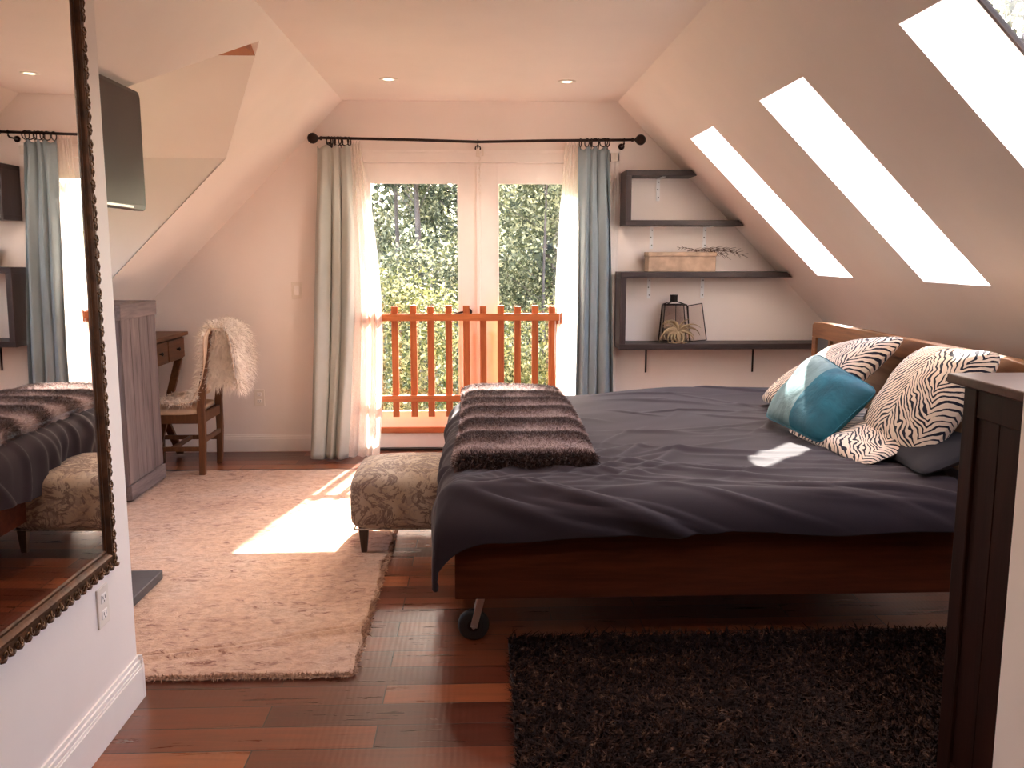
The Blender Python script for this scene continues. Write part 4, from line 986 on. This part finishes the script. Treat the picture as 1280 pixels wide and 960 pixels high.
# ------------------------------------------------------------------ outside: hillside and trees
gx = np.linspace(-30, 34, 60)[:, None]; gy = np.linspace(6.9, 60, 60)[None, :]
gz = -3.2+.35*np.clip(gy-14, 0, None)*.55+.5*wav(gx*.05, gy*.05, 4, 5, 1, 4)*smooth(8, 16, gy)
V, F = grid_mesh(np.stack([gx+0*gy, gy+0*gx, gz+0*gx], -1)); h = link_mesh('terrain', V, F[:, ::-1], 'hill_soil', None, True); h['kind'] = 'structure'
h = MB().box((-30, -30, -3.6), (40, 6.9, -3.3)).build('terrain', 'hill_soil'); h['kind'] = 'structure'
def ground(x, y): return -3.2+.1925*max(0, y-14)
def tree(name, x, y, top, rad, nleaf, size, mat, label, trunk=.12, conic=False, base=None, lean=0.):
    z0 = ground(x, y)-.2; H = top-z0; r = empty(name, (x, y, z0), label, {'conifer': 'tree', 'leafy_tree': 'tree', 'garden_shrub': 'shrub'}[name], None)
    rs = np.random.RandomState(int(abs(x*97+y*31+top*7)) % 9999); b0 = .18 if base is None else base
    m = MB()
    pts = [(x+lean*t+.05*math.sin(t*7+x), y, z0+H*t*.97) for t in np.linspace(0, 1, 8)]
    m.tube(pts, [trunk*(1-.85*t) for t in np.linspace(0, 1, 8)], 8)
    nc = 46; cs = []
    for k in range(nc):
        t = b0+(1-b0)*(k+rs.uniform(0, 1))/nc; a = rs.uniform(0, 6.283)
        rr = rad*((1-t)*1.1+.12 if conic else math.sqrt(max(.05, 1-((t-.58)/.46)**2)))*rs.uniform(.35, 1)
        c = np.array([x+lean*t+math.cos(a)*rr, y+math.sin(a)*rr, z0+H*t]); cs.append((c, rad*(.30 if conic else .34)*rs.uniform(.6, 1.2)))
        if trunk > .03: m.tube([(x+lean*t, y, z0+H*max(.05, t-.06)), tuple(c)], [trunk*.22*(1.1-t), .006], 5)
    m.build('trunk', 'bark', r, True)
    per = nleaf//nc; Ps = []
    for c, s in cs: Ps.append(c+rs.normal(size=(per, 3))*s*np.array([.62, .62, .32 if conic else .5]))
    Pp = np.vstack(Ps); n = len(Pp); a = rs.normal(size=(n, 3)); a /= np.linalg.norm(a, axis=1, keepdims=True); b = np.cross(a, rs.normal(size=(n, 3))); b /= np.linalg.norm(b, axis=1, keepdims=True)
    s = size*rs.uniform(.5, 1.4, (n, 1)); V = np.stack([Pp-a*s, Pp+b*s*.45, Pp+a*s, Pp-b*s*.45], 1).reshape(-1, 3)
    F = (np.arange(n)[:, None]*4+np.array([[0, 1, 2, 3]])).tolist()
    link_mesh('foliage', V, F, mat, r)
cf = 'conifer'; lt = 'leafy_tree'; gs = 'garden_shrub'
G1, G2, G3 = 'dark conifer', 'leafy tree', 'shrub'
tree(cf, -1.32, 14.2, 7.0, 1.5, 16000, .035, 'pine_leaf', 'dark conifer with a bare trunk seen through the left door pane', .055, True, .60)
tree(cf, -.86, 13.0, 5.2, 1.1, 14000, .035, 'pine_leaf', 'thicker-trunked conifer near the middle of the left door pane', .085, True, .68)
tree(cf, -2.6, 17., 8., 2.2, 24000, .05, 'oak_leaf', 'conifer standing behind the left sheer curtain', .16, True, .2)
tree(cf, -.35, 18.5, 8.2, 2.2, 26000, .05, 'oak_leaf', 'taller conifer rising behind the pair of trunks', .16, True, .15)
tree(lt, .95, 12.3, 4.6, 1.35, 30000, .034, 'oak_leaf', 'sunlit olive-green tree filling the right door pane', .035, False, .2)
tree(lt, 2.7, 15., 6.0, 2.0, 10000, .08, 'oak_leaf', 'leafy tree hidden partly by the right sheer curtain', .12)
tree(lt, 1.6, 20., 7.5, 2.6, 9000, .12, 'pine_leaf', 'dark leafy tree behind the olive-green one', .18)
tree(lt, -4.8, 15., 6.5, 2.2, 7000, .10, 'oak_leaf', 'leafy tree far to the side past the grey-green curtain', .14)
tree(gs, -1.3, 10.4, 1.05, 1.1, 20000, .030, 'shrub_leaf', 'yellow-green shrub low behind the left half of the gate', .05)
tree(gs, -.15, 10.0, .85, .9, 16000, .028, 'shrub_leaf', 'yellow-green shrub low behind the middle of the gate', .05)
tree(gs, .9, 10.2, .95, 1.0, 18000, .029, 'shrub_leaf', 'yellow-green shrub low behind the right half of the gate', .05)
tree(gs, -.6, 11.6, 1.5, 1.1, 16000, .034, 'oak_leaf', 'olive shrub between the low shrubs and the conifers', .05)
tree(lt, 7.6, 12.5, 7.2, 2.5, 26000, .07, 'oak_leaf', 'leafy tree seen through the nearest skylight', .18)
for k, (x, y) in enumerate(((-3.5, 25.5), (0, 24.5), (3.2, 26))):
    tree(cf, x, y, 9.5, 3.0, 6000, .17, 'pine_leaf', ['distant conifer above the left door leaf', 'distant conifer on the hill behind the door seam', 'distant conifer above the right door leaf'][k], .2, True, .05)

# ------------------------------------------------------------------ light
sd = Vector((-.19, -1, -.822)).normalized()
sun = bpy.data.lights.new('sun', 'SUN'); sun.energy = 23; sun.angle = math.radians(.53); sun.color = (1, .94, .86)
so = bpy.data.objects.new('sun', sun); C.objects.link(so); so.rotation_euler = sd.to_track_quat('-Z', 'Y').to_euler(); so.location = (2, 20, 18)
wd_ = bpy.data.worlds.new('sky'); bpy.context.scene.world = wd_; wd_.use_nodes = True; nt = wd_.node_tree; nt.nodes.clear()
st_ = nt.nodes.new('ShaderNodeTexSky'); st_.sky_type = 'NISHITA'; st_.sun_disc = False; st_.sun_elevation = math.radians(40); st_.sun_rotation = math.radians(10); st_.dust_density = 3.; st_.ozone_density = .6
bg = nt.nodes.new('ShaderNodeBackground'); bg.inputs[1].default_value = 1.32; ow = nt.nodes.new('ShaderNodeOutputWorld')
mx = nt.nodes.new('ShaderNodeMix'); mx.data_type = 'RGBA'; mx.blend_type = 'MULTIPLY'; mx.inputs[0].default_value = 1.; mx.inputs[7].default_value = (1.08, 1.0, .95, 1)
nt.links.new(st_.outputs[0], mx.inputs[6]); nt.links.new(mx.outputs[2], bg.inputs[0]); nt.links.new(bg.outputs[0], ow.inputs[0])
def portal(loc, d, sx, sy):
    l = bpy.data.lights.new('portal', 'AREA'); l.shape = 'RECTANGLE'; l.size = sx; l.size_y = sy; l.cycles.is_portal = True
    o = bpy.data.objects.new('portal', l); C.objects.link(o); o.location = loc; o.rotation_euler = Vector(d).to_track_quat('-Z', 'Y').to_euler()
portal((0, YB+.16, 1.1), (0, -1, 0), 1.8, 1.75)
for y0, y1 in SKY:
    c = RP((S0+S1)/2, (y0+y1)/2, TH+.09); l = bpy.data.lights.new('portal', 'AREA'); l.shape = 'RECTANGLE'; l.size = y1-y0; l.size_y = S1-S0; l.cycles.is_portal = True
    o = bpy.data.objects.new('portal', l); C.objects.link(o); o.location = c
    zax = Vector((1, 0, 1)).normalized(); xax = Vector((0, 1, 0)); yax = zax.cross(xax)
    o.rotation_euler = Matrix((xax, yax, zax)).transposed().to_euler()
portal((XD-.16, AY, 1.4), (1, 0, 0), 1.1, .9)
for x, y in ((-.535, 5.53), (.545, 5.56), (-.53, 3.4), (.54, 3.4), (-.53, 1.2), (.54, 1.2)):  # beyond the gable pair: unseen spots without fixtures, added to brighten the room
    l = bpy.data.lights.new('downlight', 'SPOT'); l.energy = 15 if y > 2 else 9; l.spot_size = math.radians(130); l.spot_blend = .6; l.color = (1, .80, .64); l.shadow_soft_size = .035
    o = bpy.data.objects.new('downlight', l); C.objects.link(o); o.location = (x, y, ZC-.012)

# ------------------------------------------------------------------ camera
cd = bpy.data.cameras.new('camera'); cd.sensor_width = 36; cd.sensor_fit = 'HORIZONTAL'; cd.lens = 1100/1280*36; cd.clip_start = .05
co = bpy.data.objects.new('camera', cd); C.objects.link(co); co.location = (0, 0, 1.40)
Mw = ((.99928713, -.00546732, .03735438), (-.03775237, -.14471742, .98875256), (0., -.98945792, -.14482066))
# columns of Mw: camera right, down, forward in world axes
rt = Vector((Mw[0][0], Mw[1][0], Mw[2][0])); dn = Vector((Mw[0][1], Mw[1][1], Mw[2][1])); fd = Vector((Mw[0][2], Mw[1][2], Mw[2][2]))
fd.normalize(); rt = (rt-fd*rt.dot(fd)).normalized(); up = rt.cross(fd)
co.rotation_euler = Matrix((rt, up, -fd)).transposed().to_euler()
sc = bpy.context.scene; sc.camera = co
sc.view_settings.view_transform = 'Standard'; sc.view_settings.look = 'None'; sc.view_settings.exposure = 1.5; sc.view_settings.gamma = 1; sc.view_settings.use_curve_mapping = False
sc.cycles.max_bounces = 12; sc.cycles.diffuse_bounces = 8; sc.cycles.transparent_max_bounces = 16; sc.cycles.sample_clamp_indirect = 6; sc.cycles.use_denoising = True
sc.cycles.caustics_reflective = False; sc.cycles.caustics_refractive = False
